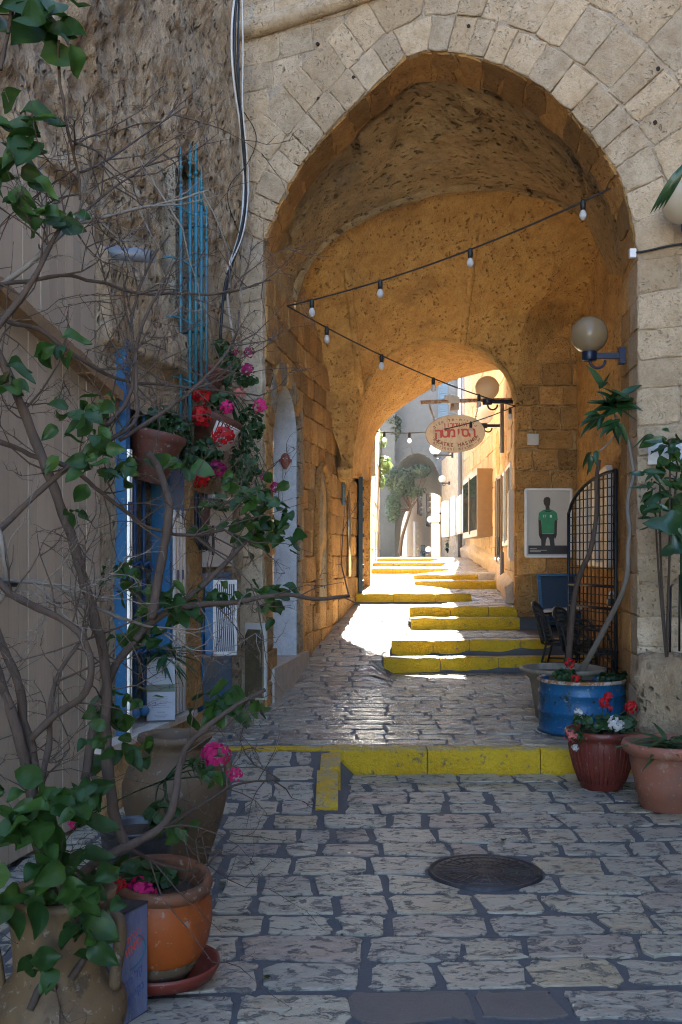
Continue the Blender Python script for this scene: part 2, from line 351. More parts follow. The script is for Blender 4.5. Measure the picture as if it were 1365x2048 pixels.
M['can'] = m_plain('tin_white', (.34, .36, .42), .4, 0, .06); M['can_blue'] = m_worn('tin_blue_white', (.15, .17, .28), (.06, .08, .19), .62, 5, .4, 0, .1)
M['mesh_blue'] = m_plain('blue_mesh_fabric', (.008, .034, .07), .6, 0, .2, 60, .4)
M['wicker'] = m_plain('black_wicker', (.022, .019, .017), .5, 0, .3, 60, .3)
M['manhole'] = m_plain('cast_iron', (.055, .052, .055), .5, .5, .3, 30, .4)
M['brass'] = m_plain('old_brass', (.42, .36, .24), .25, .85, .2, 9, .2)
M['mask'] = m_plain('red_clay_mask', (.30, .08, .05), .6, 0, .3, 30)
M['shutter_dark'] = m_plain('dark_teal_shutter', (.018, .04, .055), .6); M['shutter'] = m_plain('blue_shutter_paint', (.025, .075, .15), .6); M['shutter_brown'] = m_plain('brown_shutter_paint', (.09, .06, .045), .6)
M['dark'] = m_plain('dark_interior', (.025, .022, .02), .9)
M['ground'] = m_plain('pale_ground', (.34, .30, .24), .9, 0, .15, 2)

def text(s, size, parent, name, mat, T, heb=False, bold=.012):
    c = bpy.data.curves.new('text', 'FONT'); c.body = s[::-1] if heb else s; c.size = size; c.align_x = 'CENTER'; c.extrude = size * .012; c.offset = size * bold
    o = bpy.data.objects.new('text', c); COL.objects.link(o)
    me = bpy.data.meshes.new_from_object(o.evaluated_get(bpy.context.evaluated_depsgraph_get()))
    bpy.data.objects.remove(o); bpy.data.curves.remove(c)
    me.transform(T); off = wpos(parent); me.transform(Matrix.Translation(-off)); me.materials.clear(); me.materials.append(mat); me.name = name
    q = bpy.data.objects.new(name, me); COL.objects.link(q); q.parent = parent; return q
def facing(origin, right, up, out):                   # matrix whose x/y/z are right/up/out
    m = Matrix((Vector(right).normalized(), Vector(up).normalized(), Vector(out).normalized())).transposed().to_4x4(); m.translation = Vector(origin); return m

# ------------------------------------------------------------------ plan of the place
LW = [(9.79, -.73), (12, -.42), (13.8, -.10), (15.2, .20), (17, .38), (20, .55), (26, .95), (34, 1.4)]    # left wall: Y -> X
RW = [(9.0, 2.68), (14, 3.18)]                                                                        # wall of the right-hand bay
AR = [(14.0, 2.36), (14.6, 2.45), (17.4, 2.74), (20.5, 2.87), (25, 3.0), (30, 3.1)]                     # right alley wall
def xl(Y): return interp(LW, Y)
def streetwall(Y): return -3.05 + .212 * Y
AD = Vector((.0995, .995, 0))
STEPS_R = [(12.0, .333, .506), (12.35, .51, .68), (13.7, .72, .865), (14.0, .87, 1.0), (17.4, 1.14, 1.265), (18.1, 1.27, 1.355)]
STEPS_L = [(15.2, 1.02, 1.13), (19.6, 1.35, 1.45), (21.2, 1.46, 1.545), (23.0, 1.55, 1.63)]
def lane(steps, start):
    t = list(start)
    for y, a, b in steps: t += [(y + .03, a), (y + .12, b)]
    return t
ZR = lane(STEPS_R, [(8.07, 0), (8.16, .19)]) + [(23, 1.63), (30, 1.65), (60, 1.6)]
ZL = lane(STEPS_L, [(6.9, 0), (8.04, .19), (11, .30)]) + [(30, 1.65), (60, 1.6)]
SPL = [(7.9, -.06), (8.3, -.06), (9, .2), (12, .48), (12.35, .61), (13.8, .92), (14.6, 1.4), (15.2, 1.92), (15.9, 1.92), (17, 1.24), (18.4, 1.27), (19.3, 2.0), (23, 2.16), (26, 2.2)]
def gz(x, y):
    s = interp(SPL, y); k = sstep(s - .08, s + .08, x) if y > 8.5 else (1.0 if x > s else 0.0)
    return lerp(interp(ZL, y), interp(ZR, y), k)

# ------------------------------------------------------------------ ground, paving, steps
g = MB(); g.box((0, 0, -.26), (600, 600, .3)); kind(g.build('ground', M['ground']), 'structure')
def bed(name, ys, xa, xb, step=.11):
    m = MB(); rows = []
    for y in ys:
        a, b = xa(y), xb(y); n = 34
        rows.append([Vector((lerp(a, b, i / n), y, gz(lerp(a, b, i / n), y) - .002 + .005 * NZ(Vector((lerp(a, b, i / n) * 5, y * 5, 0))))) for i in range(n + 1)])
    m.grid(rows); o = m.build(name, M['mortar'], None, True); return kind(o, 'structure')
def frange(a, b, s): return [a + (b - a) * i / max(1, round((b - a) / s)) for i in range(max(1, round((b - a) / s)) + 1)]
street = bed('street_paving', frange(1.5, 8.02, .1), lambda y: streetwall(y) - .3, lambda y: 5.0)
passage = bed('passage_paving', frange(8.045, 14.0, .045), lambda y: (xl(y) if y > 9.79 else streetwall(y)) - .3, lambda y: 3.4)
alley = bed('alley_paving', frange(14.02, 34, .05), lambda y: xl(y) - .4, lambda y: interp(AR, y) + .3)
kerbs = []                                            # (x0, x1, y0, y1) already covered by kerb stones
MAN = (.77, 5.56, .30)
def paver(mb, x0, x1, y0, y1, gap, seed, dome=.006, chip=.009):
    r = random.Random(seed); w_, d_ = (x1 - x0), (y1 - y0); big_ = gap > .015; gap *= r.uniform(.55, 1.45)
    cx, cy = (x0 + x1) / 2, (y0 + y1) / 2; hx, hy = w_ / 2 - gap, d_ / 2 - gap
    pts = []; n = 28 if big_ else 14
    pw = r.uniform(.16, .3)
    for k in range(n):
        a = 2 * math.pi * (k + .5) / n; c_, s_ = math.cos(a), math.sin(a)
        px = hx * math.copysign(abs(c_) ** pw, c_); py = hy * math.copysign(abs(s_) ** pw, s_)
        px += r.uniform(-chip, chip) * 1.2; py += r.uniform(-chip, chip)
        x, y = cx + px, cy + py
        big = 1.0 if big_ else .45
        x += big * (.05 * NZ(Vector((x * 1.4, y * 1.4, 3.3))) + .030 * fbm(Vector((x * 11, y * 11, seed % 97)), 4)); y += big * (.06 * NZ(Vector((x * 1.1, y * 1.1, 9.1))) + .028 * fbm(Vector((x * 11, y * 11, seed % 89 + 40)), 4))
        q = Vector((x - MAN[0], y - MAN[1]))
        if q.length < .322: q = q.normalized() * .322; x, y = MAN[0] + q.x, MAN[1] + q.y
        pts.append((x, y))
    t = .003 + r.uniform(0, .005); tx, ty = r.uniform(-.012, .012), r.uniform(-.012, .012)
    low = [Vector((x, y, gz(x, y) - .02)) for x, y in pts]
    top = [Vector((x, y, gz(x, y) + t + (x - cx) * tx + (y - cy) * ty)) for x, y in pts]
    dome *= .35
    inn = [Vector((lerp(cx, x, .94), lerp(cy, y, .94), gz(lerp(cx, x, .94), lerp(cy, y, .94)) + t + dome + (x - cx) * tx + (y - cy) * ty)) for x, y in pts]
    n_ = len(pts)
    mb.add(low + top + inn, [(i, (i + 1) % n_, n_ + (i + 1) % n_, n_ + i) for i in range(n_)] + [(n_ + i, n_ + (i + 1) % n_, 2 * n_ + (i + 1) % n_, 2 * n_ + i) for i in range(n_)] + [tuple(2 * n_ + i for i in range(n_))])
def lay(parent, mat, rows, xa, xb, lens, gap, seed, limit=290, skew=0.0):
    r = random.Random(seed); out = []
    for (y0, y1) in rows:
        yc = (y0 + y1) / 2; x = xa(yc) - r.uniform(0, .2)
        while x < xb(yc):
            L = r.uniform(*lens); a, b = x, x + L; x += L
            if b < xa(yc) - .02 or (a + b) / 2 > xb(yc): continue
            if any(not (b < k[0] + .03 or a > k[1] - .03 or y1 < k[2] + .02 or y0 > k[3] - .02) for k in kerbs):
                for k in kerbs:                       # trim against a kerb's end
                    if not (y1 < k[2] + .02 or y0 > k[3] - .02):
                        if a < k[0] < b: b = k[0]
                        elif a < k[1] < b: a = k[1]
                        elif a >= k[0] and b <= k[1]: a = b
                if b - a < .1: continue
            if math.hypot((a + b) / 2 - MAN[0], yc - MAN[1]) < .3: continue
            sk = skew * ((a + b) / 2)
            out.append((a, b, y0 + sk, y1 + sk))
    out.sort(key=lambda q: q[2])
    rest = MB()
    for i, q in enumerate(out):
        if i < limit:
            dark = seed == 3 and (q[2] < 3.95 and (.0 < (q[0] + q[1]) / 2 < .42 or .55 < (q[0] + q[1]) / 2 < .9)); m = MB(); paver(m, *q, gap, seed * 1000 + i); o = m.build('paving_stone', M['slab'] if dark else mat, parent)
        else: paver(rest, *q, gap, seed * 1000 + i)
    if rest.v: kind(rest.build('paving_stones_beyond', mat, parent), 'stuff')
def rows_between(cuts, depth, seed):
    r = random.Random(seed); out = []
    for a, b in zip(cuts, cuts[1:]):
        n = max(1, round((b - a) / depth)); e = [a + (b - a) * i / n + (r.uniform(-.03, .03) * depth / .3 if 0 < i < n else 0) for i in range(n + 1)]
        out += list(zip(e, e[1:]))
    return out

STEP_LABEL = ['lowest and widest yellow painted step, behind the red flower pot', 'first yellow step inside the vaulted passage, beside the black wicker chairs',
  'second yellow step inside the passage, just above the step beside the wicker chairs', 'yellow step meeting the foot of the poster pier, lower of two', 'yellow step meeting the foot of the poster pier, upper of two',
  'lower of two yellow steps ending at the right alley wall', 'short yellow step with a bare stone block at its right end', 'yellow step at the left wall just outside the passage',
  'lowest of the three far yellow steps on the left', 'middle of the three far yellow steps on the left', 'topmost yellow step at the crest of the alley']
def stone_box(mb, x0, x1, y0, y1, z0, z1, seed, tilt=0.0):
    r = random.Random(seed); j = lambda s: r.uniform(-s, s)
    nx = max(2, int((x1 - x0) / .12)); rows = []
    prof = [(y0, z0), (y0 - .004, lerp(z0, z1, .4)), (y0 + .0, z1 - .022), (y0 + .018, z1 - .004), (y0 + .08, z1), (y1, z1 - .002)]
    for i in range(nx + 1):
        x = lerp(x0 + .004, x1 - .004, i / nx); e = .012 if i in (0, nx) else 0
        rows.append([Vector((x, y + tilt * x + e * (k < 5) + .012 * NZ(Vector((x * 7, z * 9, seed))) + j(.004), z - e * .5 * (k > 1) + .008 * NZ(Vector((x * 5, y * 7, seed + 3))))) for k, (y, z) in enumerate(prof)])
    mb.grid(rows); n = len(prof)
    for i in (0, nx): mb.add(rows[i] + [Vector((rows[i][0].x, y1, z0))], [tuple(range(n + 1)) if i == 0 else tuple(range(n + 1))[::-1]])
def kerb_step(idx, x0, x1, Y, z0, z1, depth=.2, tilt=0.0, cat='step', first=.7):
    t = thing('stone_step', STEP_LABEL[idx], cat, ((x0 + x1) / 2, Y + tilt * (x0 + x1) / 2, z0), 'yellow painted steps')
    r = random.Random(idx + 5); x = x0; k = 0
    while x < x1 - .05:
        L = r.uniform(.55, 1.05) * first
        if x1 - x - L < .35: L = x1 - x
        m = MB(); stone_box(m, x, x + L, Y, Y + depth, z0 - .05, z1 + .012, idx * 31 + k, tilt); o = m.build('kerb_stone', M['yellow'], t, fix=True); autosmooth(o, 50)
        x += L; k += 1
    kerbs.append((x0, x1, Y + tilt * (x0 + x1) / 2 - .02, Y + depth + tilt * (x0 + x1) / 2)); return t
s0 = kerb_step(0, -.15, 2.45, 8.04, 0, .19, .17, 0, first=.95)
m = MB(); stone_box(m, -.155, .0, 7.45, 8.03, 0, .185, 77); o = m.build('kerb_stone', M['yellow'], s0, fix=True)
m = MB(); rows = [[Vector((x, y, z)) for x, z in ((-.17, .0), (-.17, h), (-.02, h), (-.02, .0))] for y, h in ((6.92, .02), (7.0, .075), (7.2, .11), (7.44, .16))]
m.grid(rows); m.add(rows[0], [(0, 1, 2, 3)]); m.add(rows[-1], [(3, 2, 1, 0)]); m.build('kerb_stone', M['yellow'], s0, fix=True)
m = MB(); m.grid([[Vector((lerp(-1.35, -.15, i / 14), 8.05 + dy + .03 * NZ(Vector((i * .5, dy * 9, 0))), gz(-.8, 8.05 + dy) + (.012 if 0 < k < 3 else -.02))) for i in range(15)] for k, dy in enumerate((-.005, .0, .10, .105))])
m.build('kerb_stone', M['yellow'], s0, fix=True)
kerbs.append((-.19, .02, 6.9, 8.05)); kerbs.append((-1.4, -.1, 8.03, 8.17))
kerb_step(1, .49, 2.98, *STEPS_R[0], tilt=.03); kerb_step(2, .60, 3.0, *STEPS_R[1], tilt=.03)
kerb_step(3, .92, 2.36, *STEPS_R[2]); kerb_step(4, .925, 2.38, *STEPS_R[3])
kerb_step(5, 1.24, 2.72, *STEPS_R[4]); s6 = kerb_step(6, 1.27, 2.38, *STEPS_R[5])
m = MB(); stone_box(m, 2.39, 2.8, 18.02, 18.4, 1.2, 1.40, 91); m.build('stone_block', M['sill_stone'], s6, fix=True)
kerb_step(7, .22, 1.91, *STEPS_L[0]); kerb_step(8, .56, 2.04, *STEPS_L[1]); kerb_step(9, .66, 2.2, *STEPS_L[2]); kerb_step(10, .8, 2.14, *STEPS_L[3])

lay(street, M['paving'], rows_between([3.15, 4.9, 8.03], .30, 3), lambda y: streetwall(y) - .1, lambda y: .352 * y + .1 if y < 7.2 else 2.55, (.22, .52), .020, 3, 298, .02)
lay(passage, M['paving_polished'], rows_between([8.22, 12.0, 12.2, 12.37, 12.57, 13.7], .20, 5), lambda y: xl(y) if y > 9.79 else streetwall(y), lambda y: min(.27 * y + .1, 2.75 if y < 12.6 else 2.45), (.22, .5), .0095, 5, 298)
lay(alley, M['paving_polished'], rows_between([14.22, 15.2, 15.4, 17.4, 17.6, 18.1, 18.3, 19.6, 19.8, 21.2, 21.4, 23.0, 23.2, 27], .22, 7), xl, lambda y: interp(AR, y), (.22, .45), .0095, 7, 296)
lay(alley, M['paving_polished'], rows_between([13.7, 13.9, 14.2], .2, 9), xl, lambda y: .9, (.22, .45), .013, 9, 60)
# manhole cover
mh = thing('manhole_cover', 'round dark cast iron manhole cover set in the stone paving', 'manhole cover', (MAN[0], MAN[1], 0))
m = MB(); m.lathe([(.0001, .012), (.27, .012), (.275, .006), (.283, .006), (.288, .014), (.30, .014), (.305, -.01)], (MAN[0], MAN[1], .002), 48); m.build('cover_plate', M['manhole'], mh, True)
m = MB()
for k in range(28):
    a = k * 2 * math.pi / 28; c_, s_ = math.cos(a), math.sin(a); m.seg((MAN[0] + .05 * c_, MAN[1] + .05 * s_, .015), (MAN[0] + .26 * c_, MAN[1] + .26 * s_, .015), .008, .004)
for r_ in (.1, .17, .235):
    m.tube([Vector((MAN[0] + r_ * math.cos(a * math.pi / 18), MAN[1] + r_ * math.sin(a * math.pi / 18), .015)) for a in range(37)], .0035, 4)
m.build('cast_rib', M['manhole'], mh)
m = MB(); m.box((MAN[0] + .27, MAN[1] - .12, .02), (.03, .02, .012)); m.build('lifting_lug', M['iron'], mh)

# ------------------------------------------------------------------ the facade with the big arch
TH = R(27); F0 = Vector((-.95, 9.9, 0)); FE = Vector((math.cos(TH), -math.sin(TH), 0)); FN = Vector((-math.sin(TH), -math.cos(TH), 0))
def fac_t(px, py):
    r = (px - CX) / FPX; t = (r * F0.y - F0.x) / (FE.x - r * FE.y); Y = F0.y + t * FE.y; return Vector((t, EYE - (py - HY) / FPX * Y))
def FW(t, z, out=0.0): q = F0 + FE * t + FN * out; return Vector((q.x, q.y, z))
ARCH = [(527, 482), (545, 440), (580, 365), (620, 305), (680, 240), (740, 180), (800, 125), (826, 104), (870, 103), (920, 107), (965, 118), (1010, 133), (1065, 160), (1110, 195), (1155, 240), (1190, 280), (1220, 320), (1243, 360), (1257, 400), (1268, 450), (1274, 510)]
arch2 = [fac_t(*p) for p in ARCH]
arch2 = [Vector((p.x, p.y)) for p in smooth_path([Vector((p.x, 0, p.y)) for p in arch2], 60, 1) for p in [Vector((p.x, p.z))]]
tL, tR = arch2[0].x, arch2[-1].x
outline = [Vector((tL, z)) for z in (-.1, 1, 2, 3, 3.8)] + arch2 + [Vector((tR + .02, z)) for z in (4.0, 3, 2, 1, -.1)]
FTOP = 13.0
wall = thing('arched_stone_wall', 'weathered limestone wall pierced by the large pointed entrance arch', 'wall', FW(tL, 0))
core = MB(); cz = 4.2; ct = (tL + tR) / 2
inner = []; outer = []
for p in outline:
    inner.append(p)
    if p.y <= cz: outer.append(Vector((-1.5 if p.x < ct else 7.5, p.y)))
    else:
        d = Vector((p.x - ct, p.y - cz)); k = min((7.5 - ct) / d.x if d.x > 0 else 1e9, (-1.5 - ct) / d.x if d.x < 0 else 1e9, (FTOP - cz) / d.y); outer.append(Vector((ct + d.x * k, cz + d.y * k)))
rows = []
for j in range(26):
    u = (j / 25) ** 1.6
    rows.append([FW(lerp(a.x, b.x, u), lerp(a.y, b.y, u), (.016 * fbm(Vector((lerp(a.x, b.x, u) * 4, lerp(a.y, b.y, u) * 4, 1)))) - .004) for a, b in zip(inner, outer)])
core.grid(rows)
# soffit of the arch: goes into the wall along the alley
sof = []
for j in range(6):
    d = .55 * j / 5; sof.append([FW(p.x, p.y) + AD * d + Vector((0, 0, .0 + .012 * NZ(Vector((p.x * 5, p.y * 5, j))))) for p in outline])
core.cur = 1; core.grid(sof)
def SOF(sx, d, out=0.0):
    i = min(max(sx, 0), 1); p = arc_at(arch2, i); q = arc_at(arch2, min(1, i + .01)) - arc_at(arch2, max(0, i - .01)); nrm = Vector((q.y, -q.x)).normalized()
    return FW(p.x + nrm.x * out, p.y + nrm.y * out) + AD * d
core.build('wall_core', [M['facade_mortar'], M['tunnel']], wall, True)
def offset_poly(pl, d):
    out = []
    for i, p in enumerate(pl):
        t = (pl[min(i + 1, len(pl) - 1)] - pl[max(i - 1, 0)]).normalized(); out.append(p + Vector((-t.y, t.x)) * d)
    return out
def arc_at(pl, s):
    s = min(max(s, 0), 1) * (len(pl) - 1); i = min(int(s), len(pl) - 2); return pl[i].lerp(pl[i + 1], s - i)
def chip_poly(q, r, j=.008, sub=1):
    pts = []
    for a, b in zip(q, q[1:] + q[:1]):
        for k in range(3):
            s = (.06, .36, .68)[k] if k else .04
            p = a.lerp(b, s); pts.append(p + Vector((r.uniform(-j, j), r.uniform(-j, j))))
    return pts
def block(parent, name, mat, frame, quad, proud, seed, gap=.006, inset=.007, depth=.05):
    """one squared stone: quad in wall coordinates, rough arrises, its face a few mm to 2 cm proud of the joint"""
    r = random.Random(seed); c = sum(quad, Vector((0, 0))) / 4
    q = [p + (c - p).normalized() * gap for p in quad]; out = chip_poly(q, r)
    n = len(out); inn = [p + (c - p).normalized() * inset * r.uniform(.7, 1.9) for p in out]
    m = MB(); t1, t2 = r.uniform(-.012, .012), r.uniform(-.012, .012)
    pr = proud * r.uniform(.6, 1.5)
    m.add([frame(p.x, p.y, -depth) for p in out] + [frame(p.x, p.y, pr - .006) for p in out] + [frame(p.x, p.y, pr + (p.x - c.x) * t1 + (p.y - c.y) * t2) for p in inn] + [frame(c.x, c.y, pr + r.uniform(0, .008))],
          [(i, (i + 1) % n, n + (i + 1) % n, n + i) for i in range(n)] + [(n + i, n + (i + 1) % n, 2 * n + (i + 1) % n, 2 * n + i) for i in range(n)] + [(2 * n + i, 2 * n + (i + 1) % n, 3 * n) for i in range(n)])
    return m.build(name, mat, parent)
rr = random.Random(4)
def ring(d0, d1, n, name, proud, s_min=0.0):
    a, b = offset_poly(arch2, d0), offset_poly(arch2, d1); cuts = [0]
    for i in range(n): cuts.append(cuts[-1] + rr.uniform(.75, 1.3))
    cuts = [c / cuts[-1] for c in cuts]
    for s0_, s1_ in zip(cuts, cuts[1:]):
        if s0_ < s_min: continue
        block(wall, name, M['facade'], FW, [arc_at(a, s0_), arc_at(a, s1_), arc_at(b, s1_), arc_at(b, s0_)], proud, rr.random(), .004)
for k in range(22):
    block(wall, 'soffit_stone', M['tunnel'], SOF, [Vector((k / 22 + .0015, .0)), Vector(((k + 1) / 22 - .0015, .0)), Vector(((k + 1) / 22 - .0015, .5 + .06 * (k % 2))), Vector((k / 22 + .0015, .5 + .06 * (k % 2)))], .015, k + .21, .0, .002, .02)
ring(.0, .30, 24, 'voussoir', .022); ring(.312, .715, 23, 'outer_voussoir', .012); ring(.73, 1.10, 15, 'spandrel_stone', .006, .42); ring(1.11, 1.5, 13, 'spandrel_stone', .006, .42)
r9 = random.Random(9); z = 4.32
while z < 7.0:
    h = r9.uniform(.24, .33); t = -.06
    while t < 1.9:
        L = r9.uniform(.3, .6); c_ = Vector((t + L / 2, z + h / 2)); dmin = min((c_ - p).length for p in arch2)
        above = c_.y > max([p.y for p in arch2 if abs(p.x - c_.x) < .12] or [0])
        if above and dmin > .60: block(wall, 'spandrel_stone', M['facade'], FW, [Vector((t, z)), Vector((t + L, z)), Vector((t + L, z + h)), Vector((t, z + h))], .005, r9.random(), .006)
        t += L
    z += h
z = -.05
for ci in range(17):
    h = .26 * rr.uniform(.85, 1.15); t = tR + (.0 if ci < 16 else .02)
    while t < tR + 1.3:
        L = rr.uniform(.3, .62)
        block(wall, 'ashlar_block', M['facade'], FW, [Vector((t, z)), Vector((t + L, z)), Vector((t + L, z + h)), Vector((t, z + h))], .012 if z > 1.6 else .02, rr.random(), .005 if z > 1.6 else .012, .008 if z > 1.6 else .02)
        t += L
    z += h
    if z > 4.25: break
z = .9
while z < 4.3:
    h = rr.uniform(.25, .5); block(wall, 'ashlar_block', M['facade'], FW, [Vector((-.02, z)), Vector((tL, z)), Vector((tL, z + h)), Vector((-.02, z + h))], .02, rr.random(), .008); z += h
block(wall, 'ashlar_block', M['facade'], FW, [fac_t(465, 405), fac_t(500, 400), fac_t(498, 252), fac_t(465, 255)], .05, .77, .004)
mol = [fac_t(*p) for p in ((462, 70), (520, 58), (590, 36), (660, 14), (730, -10), (860, -50), (1000, -70))]
m = MB(); m.tube(smooth_path([FW(p.x, p.y, .03) for p in mol], 40, 2), .085, 12); m.build('roll_moulding', M['facade'], wall, True)
for (a, b) in ((638, 90), (640, 200), (710, 157), (1318, 140), (1312, 247), (940, 55)):
    p = fac_t(a, b); m = MB(); m.tube([FW(p.x, p.y, .0), FW(p.x, p.y, .032)], .016, 8); m.build('hole_shade_plug', M['dark'], wall)  # solid plugs whose dark colour stands for the shade inside small holes
# jamb of the right pier, seen from inside the arch
def JW(t, z, out=0.0):
    o_ = FW(tR + .02, 0); q = o_ + AD * t - Vector((.995, -.0995, 0)) * out; return Vector((q.x, q.y, z))
z = 0; k = 0
while z < 4.1:
    h = rr.uniform(.24, .34); L = rr.choice((.32, .42, .5))
    for a, b in ((.0, L), (L, .78)): block(wall, 'jamb_stone', M['facade'] if a == 0 else M['tunnel'], JW, [Vector((a + .01, z)), Vector((b, z)), Vector((b, z + h)), Vector((a + .01, z + h))], .012, rr.random(), .006)
    z += h
m = MB(); m.prism([JW(.0, -.1, 0), JW(.8, -.1, 0), JW(.8, -.1, -1.2), JW(.0, -.1, -1.2)], (0, 0, 4.5)); m.build('pier_core', M['tunnel_mortar'], wall)

# ------------------------------------------------------------------ vaulted passage
vroot = thing('vaulted_passage', 'ochre stuccoed vaulted passage behind the entrance arch', 'passage', (.8, 11.5, 0))
def loft(name, rings, mat, n=70, steps=26, amp=.02, flake=0, fix_end=None):
    rs = [resample(r, n) for r in rings]; rows = []
    for a, b in zip(rs, rs[1:]):
        for j in range(steps + (b is rs[-1])):
            s = j / steps; row = []
            for i in range(n):
                p = a[i].lerp(b[i], s)
                if fix_end is not None: p = fix_end(p, i / (n - 1), s)
                q = p * 1.7; k = fbm(q * 2.2, 5)
                fl = flake * sstep(.10, .16, fbm(q * 1.1 + Vector((3, 1, 7)), 5)) * sstep(.8, .35, s)
                p = p + Vector((NZ(q * 2 + Vector((5, 0, 0))) * amp * .5, 0, amp * k + fl)); row.append(p)
            rows.append(row)
    m = MB(); m.grid(rows); return m.build(name, mat, vroot, True)
A2 = [FW(p.x, p.y + .03) + AD * .5 for p in arch2]
A2 = [A2[0] + Vector((-.10, 0, -.4))] + [A2[0] + Vector((-.07, 0, 0))] + A2[1:-1] + [A2[-1] + Vector((.12, 0, 0)), A2[-1] + Vector((.35, 0, -.1))]
def PL(pts, Y): return [P(a, b, Y) for a, b in pts]
Bl = [(586, 600), (590, 570), (612, 530), (645, 487), (690, 450), (760, 413), (850, 384), (950, 370), (1050, 377), (1110, 395), (1150, 420)]
B = PL(Bl, 11.3); Bfull = B + PL([(1185, 465), (1222, 560)], 11.3)
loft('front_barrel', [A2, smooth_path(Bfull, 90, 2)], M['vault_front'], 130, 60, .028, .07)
Cl = [(694, 955), (700, 930), (706, 880), (714, 825), (735, 760), (760, 722), (800, 697), (840, 684), (880, 678), (930, 686), (975, 707), (1005, 738), (1025, 772), (1034, 810)]
C = smooth_path(PL(Cl, 14.0), 80, 2)
BND = [(0, Vector((2.54, 11.3, 5.45))), (.37, Vector((2.53, 12.3, 5.25))), (.63, Vector((2.6, 13.0, 5.0))), (.85, Vector((2.43, 13.6, 4.85))), (.93, Vector((2.38, 13.8, 4.6))), (1, Vector((2.36, 14.0, 3.84)))]
def bnd(s):
    for (a, p), (b, q) in zip(BND, BND[1:]):
        if s <= b: return p.lerp(q, (s - a) / (b - a))
    return BND[-1][1]
bs = smooth_path(B, 90, 2); end0, end1 = bs[-1], C[-1]
WALLEND = lambda s: Vector((xl(lerp(11.3, 14, s)) - .02, lerp(11.3, 14, s), lerp(4.66, 2.72, s ** 1.5)))
def fixer(p, u, s):
    w_ = max(0, (u - .70) / .30); p = p + (bnd(s) - end0.lerp(end1, s)) * w_ ** 1.15
    y = lerp(11.3, 14, s); tgt = Vector((lerp(xl(y) - .03, P(694, 955, 14).x, sstep(.8, 1, s)), y, 4.75 - 2.3 * s ** 3.2)); base = bs[0].lerp(C[0], s)
    p = p + (tgt - base) * max(0, 1 - u / .27) ** .9 * sstep(0, .12, s)
    return p
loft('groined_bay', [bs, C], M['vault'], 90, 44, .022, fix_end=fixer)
Dl = [(744, 960), (744, 930), (746, 895), (756, 858), (784, 829), (825, 800), (875, 770), (935, 752), (985, 740), (1020, 736), (1055, 742)]
D = smooth_path(PL(Dl, 17.0), 80, 2)
loft('rear_barrel', [C, D], M['vault'], 80, 30, .02)
ra_, rb_ = resample(bs, 90), resample(C, 90)
def ridge(i, s0, name, r_):
    pts = []
    for j in range(40):
        s_ = lerp(s0, 1, j / 39); p = fixer(ra_[i].lerp(rb_[i], s_), i / 89, s_); q = p * 1.7; pts.append(p + Vector((0, 0, .022 * fbm(q * 2.2, 5) + .01)))
    m = MB(); m.tube(pts, [r_ * (1 + .5 * NZ(p * 6)) for p in pts], 8); m.build(name, M['vault'], vroot, True)
ridge(24, .2, 'groin_ridge', .045); ridge(63, .15, 'groin_ridge', .045)
m = MB(); m.tube([p + Vector((0, .02, .0 + .02 * fbm(p * 3))) for p in bs], [.055 * (1 + .45 * NZ(p * 4)) for p in bs], 8); m.build('front_rim', M['vault_front'], vroot, True)
m = MB(); m.tube([p + Vector((0, 0, .02 + .02 * fbm(p * 3))) for p in C], [.045 * (1 + .5 * NZ(p * 5)) for p in C], 8); m.build('rear_rim', M['vault'], vroot, True)
lun = [[bnd(j / 30) + (Vector((interp(RW, lerp(11.3, 14, j / 30)) + .05, lerp(11.3, 14, j / 30), bnd(min(j / 30, .84)).z - .12)) - bnd(j / 30)) * (k / 14) + Vector((0, 0, .25 * math.sin(math.pi * k / 14 * .8) * (j / 30) + .02 * fbm(Vector((k, j, 2)) * .4))) for k in range(15)] for j in range(31)]
m = MB(); m.grid(lun); m.build('side_lunette', M['vault'], vroot, True)
# side walls: core plus coursed blocks
def wallcore(name, pts, z0, z1, mat, parent, seed=1, amp=.012, zn=40):
    rows = []; pts = resample([Vector((x, y, 0)) for x, y in pts], 60)
    for j in range(zn + 1):
        z_ = lerp(z0, z1, j / zn); rows.append([Vector((p.x, p.y, z_)) + Vector((amp * fbm(Vector((p.y * 3, z_ * 3, seed))), 0, 0)) for p in pts])
    m = MB(); m.grid(rows); return m.build(name, mat, parent, True)
lw = thing('left_passage_wall', 'coursed ochre stone wall along the left of the passage', 'wall', (-.1, 13.5, 0))
lw.name = 'coursed_passage_wall'
DOOR = (10.18, 11.42)                                  # doorway in the left wall, Y range
def xs(tab, a, b, n=24): return [(interp(tab, lerp(a, b, i / n)), lerp(a, b, i / n)) for i in range(n + 1)]
wallcore('wall_core', xs(LW, DOOR[1], 17.0), -.1, 6.2, M['tunnel_mortar'], lw, 1, .02)
wallcore('wall_core', xs(LW, 9.79, DOOR[0]), -.1, 6.2, M['tunnel_mortar'], lw, 2, .02)
wallcore('wall_core', xs(LW, DOOR[0], DOOR[1]), 3.5, 6.2, M['tunnel_mortar'], lw, 3, .02)
def poly_frame(tab, side=1):
    def f(t, z, out=0.0):
        x = interp(tab, t); return Vector((x + side * out, t, z))
    return f
LF = poly_frame(LW, 1)
NICHE = (12.55, 13.35, 1.0, 2.75)
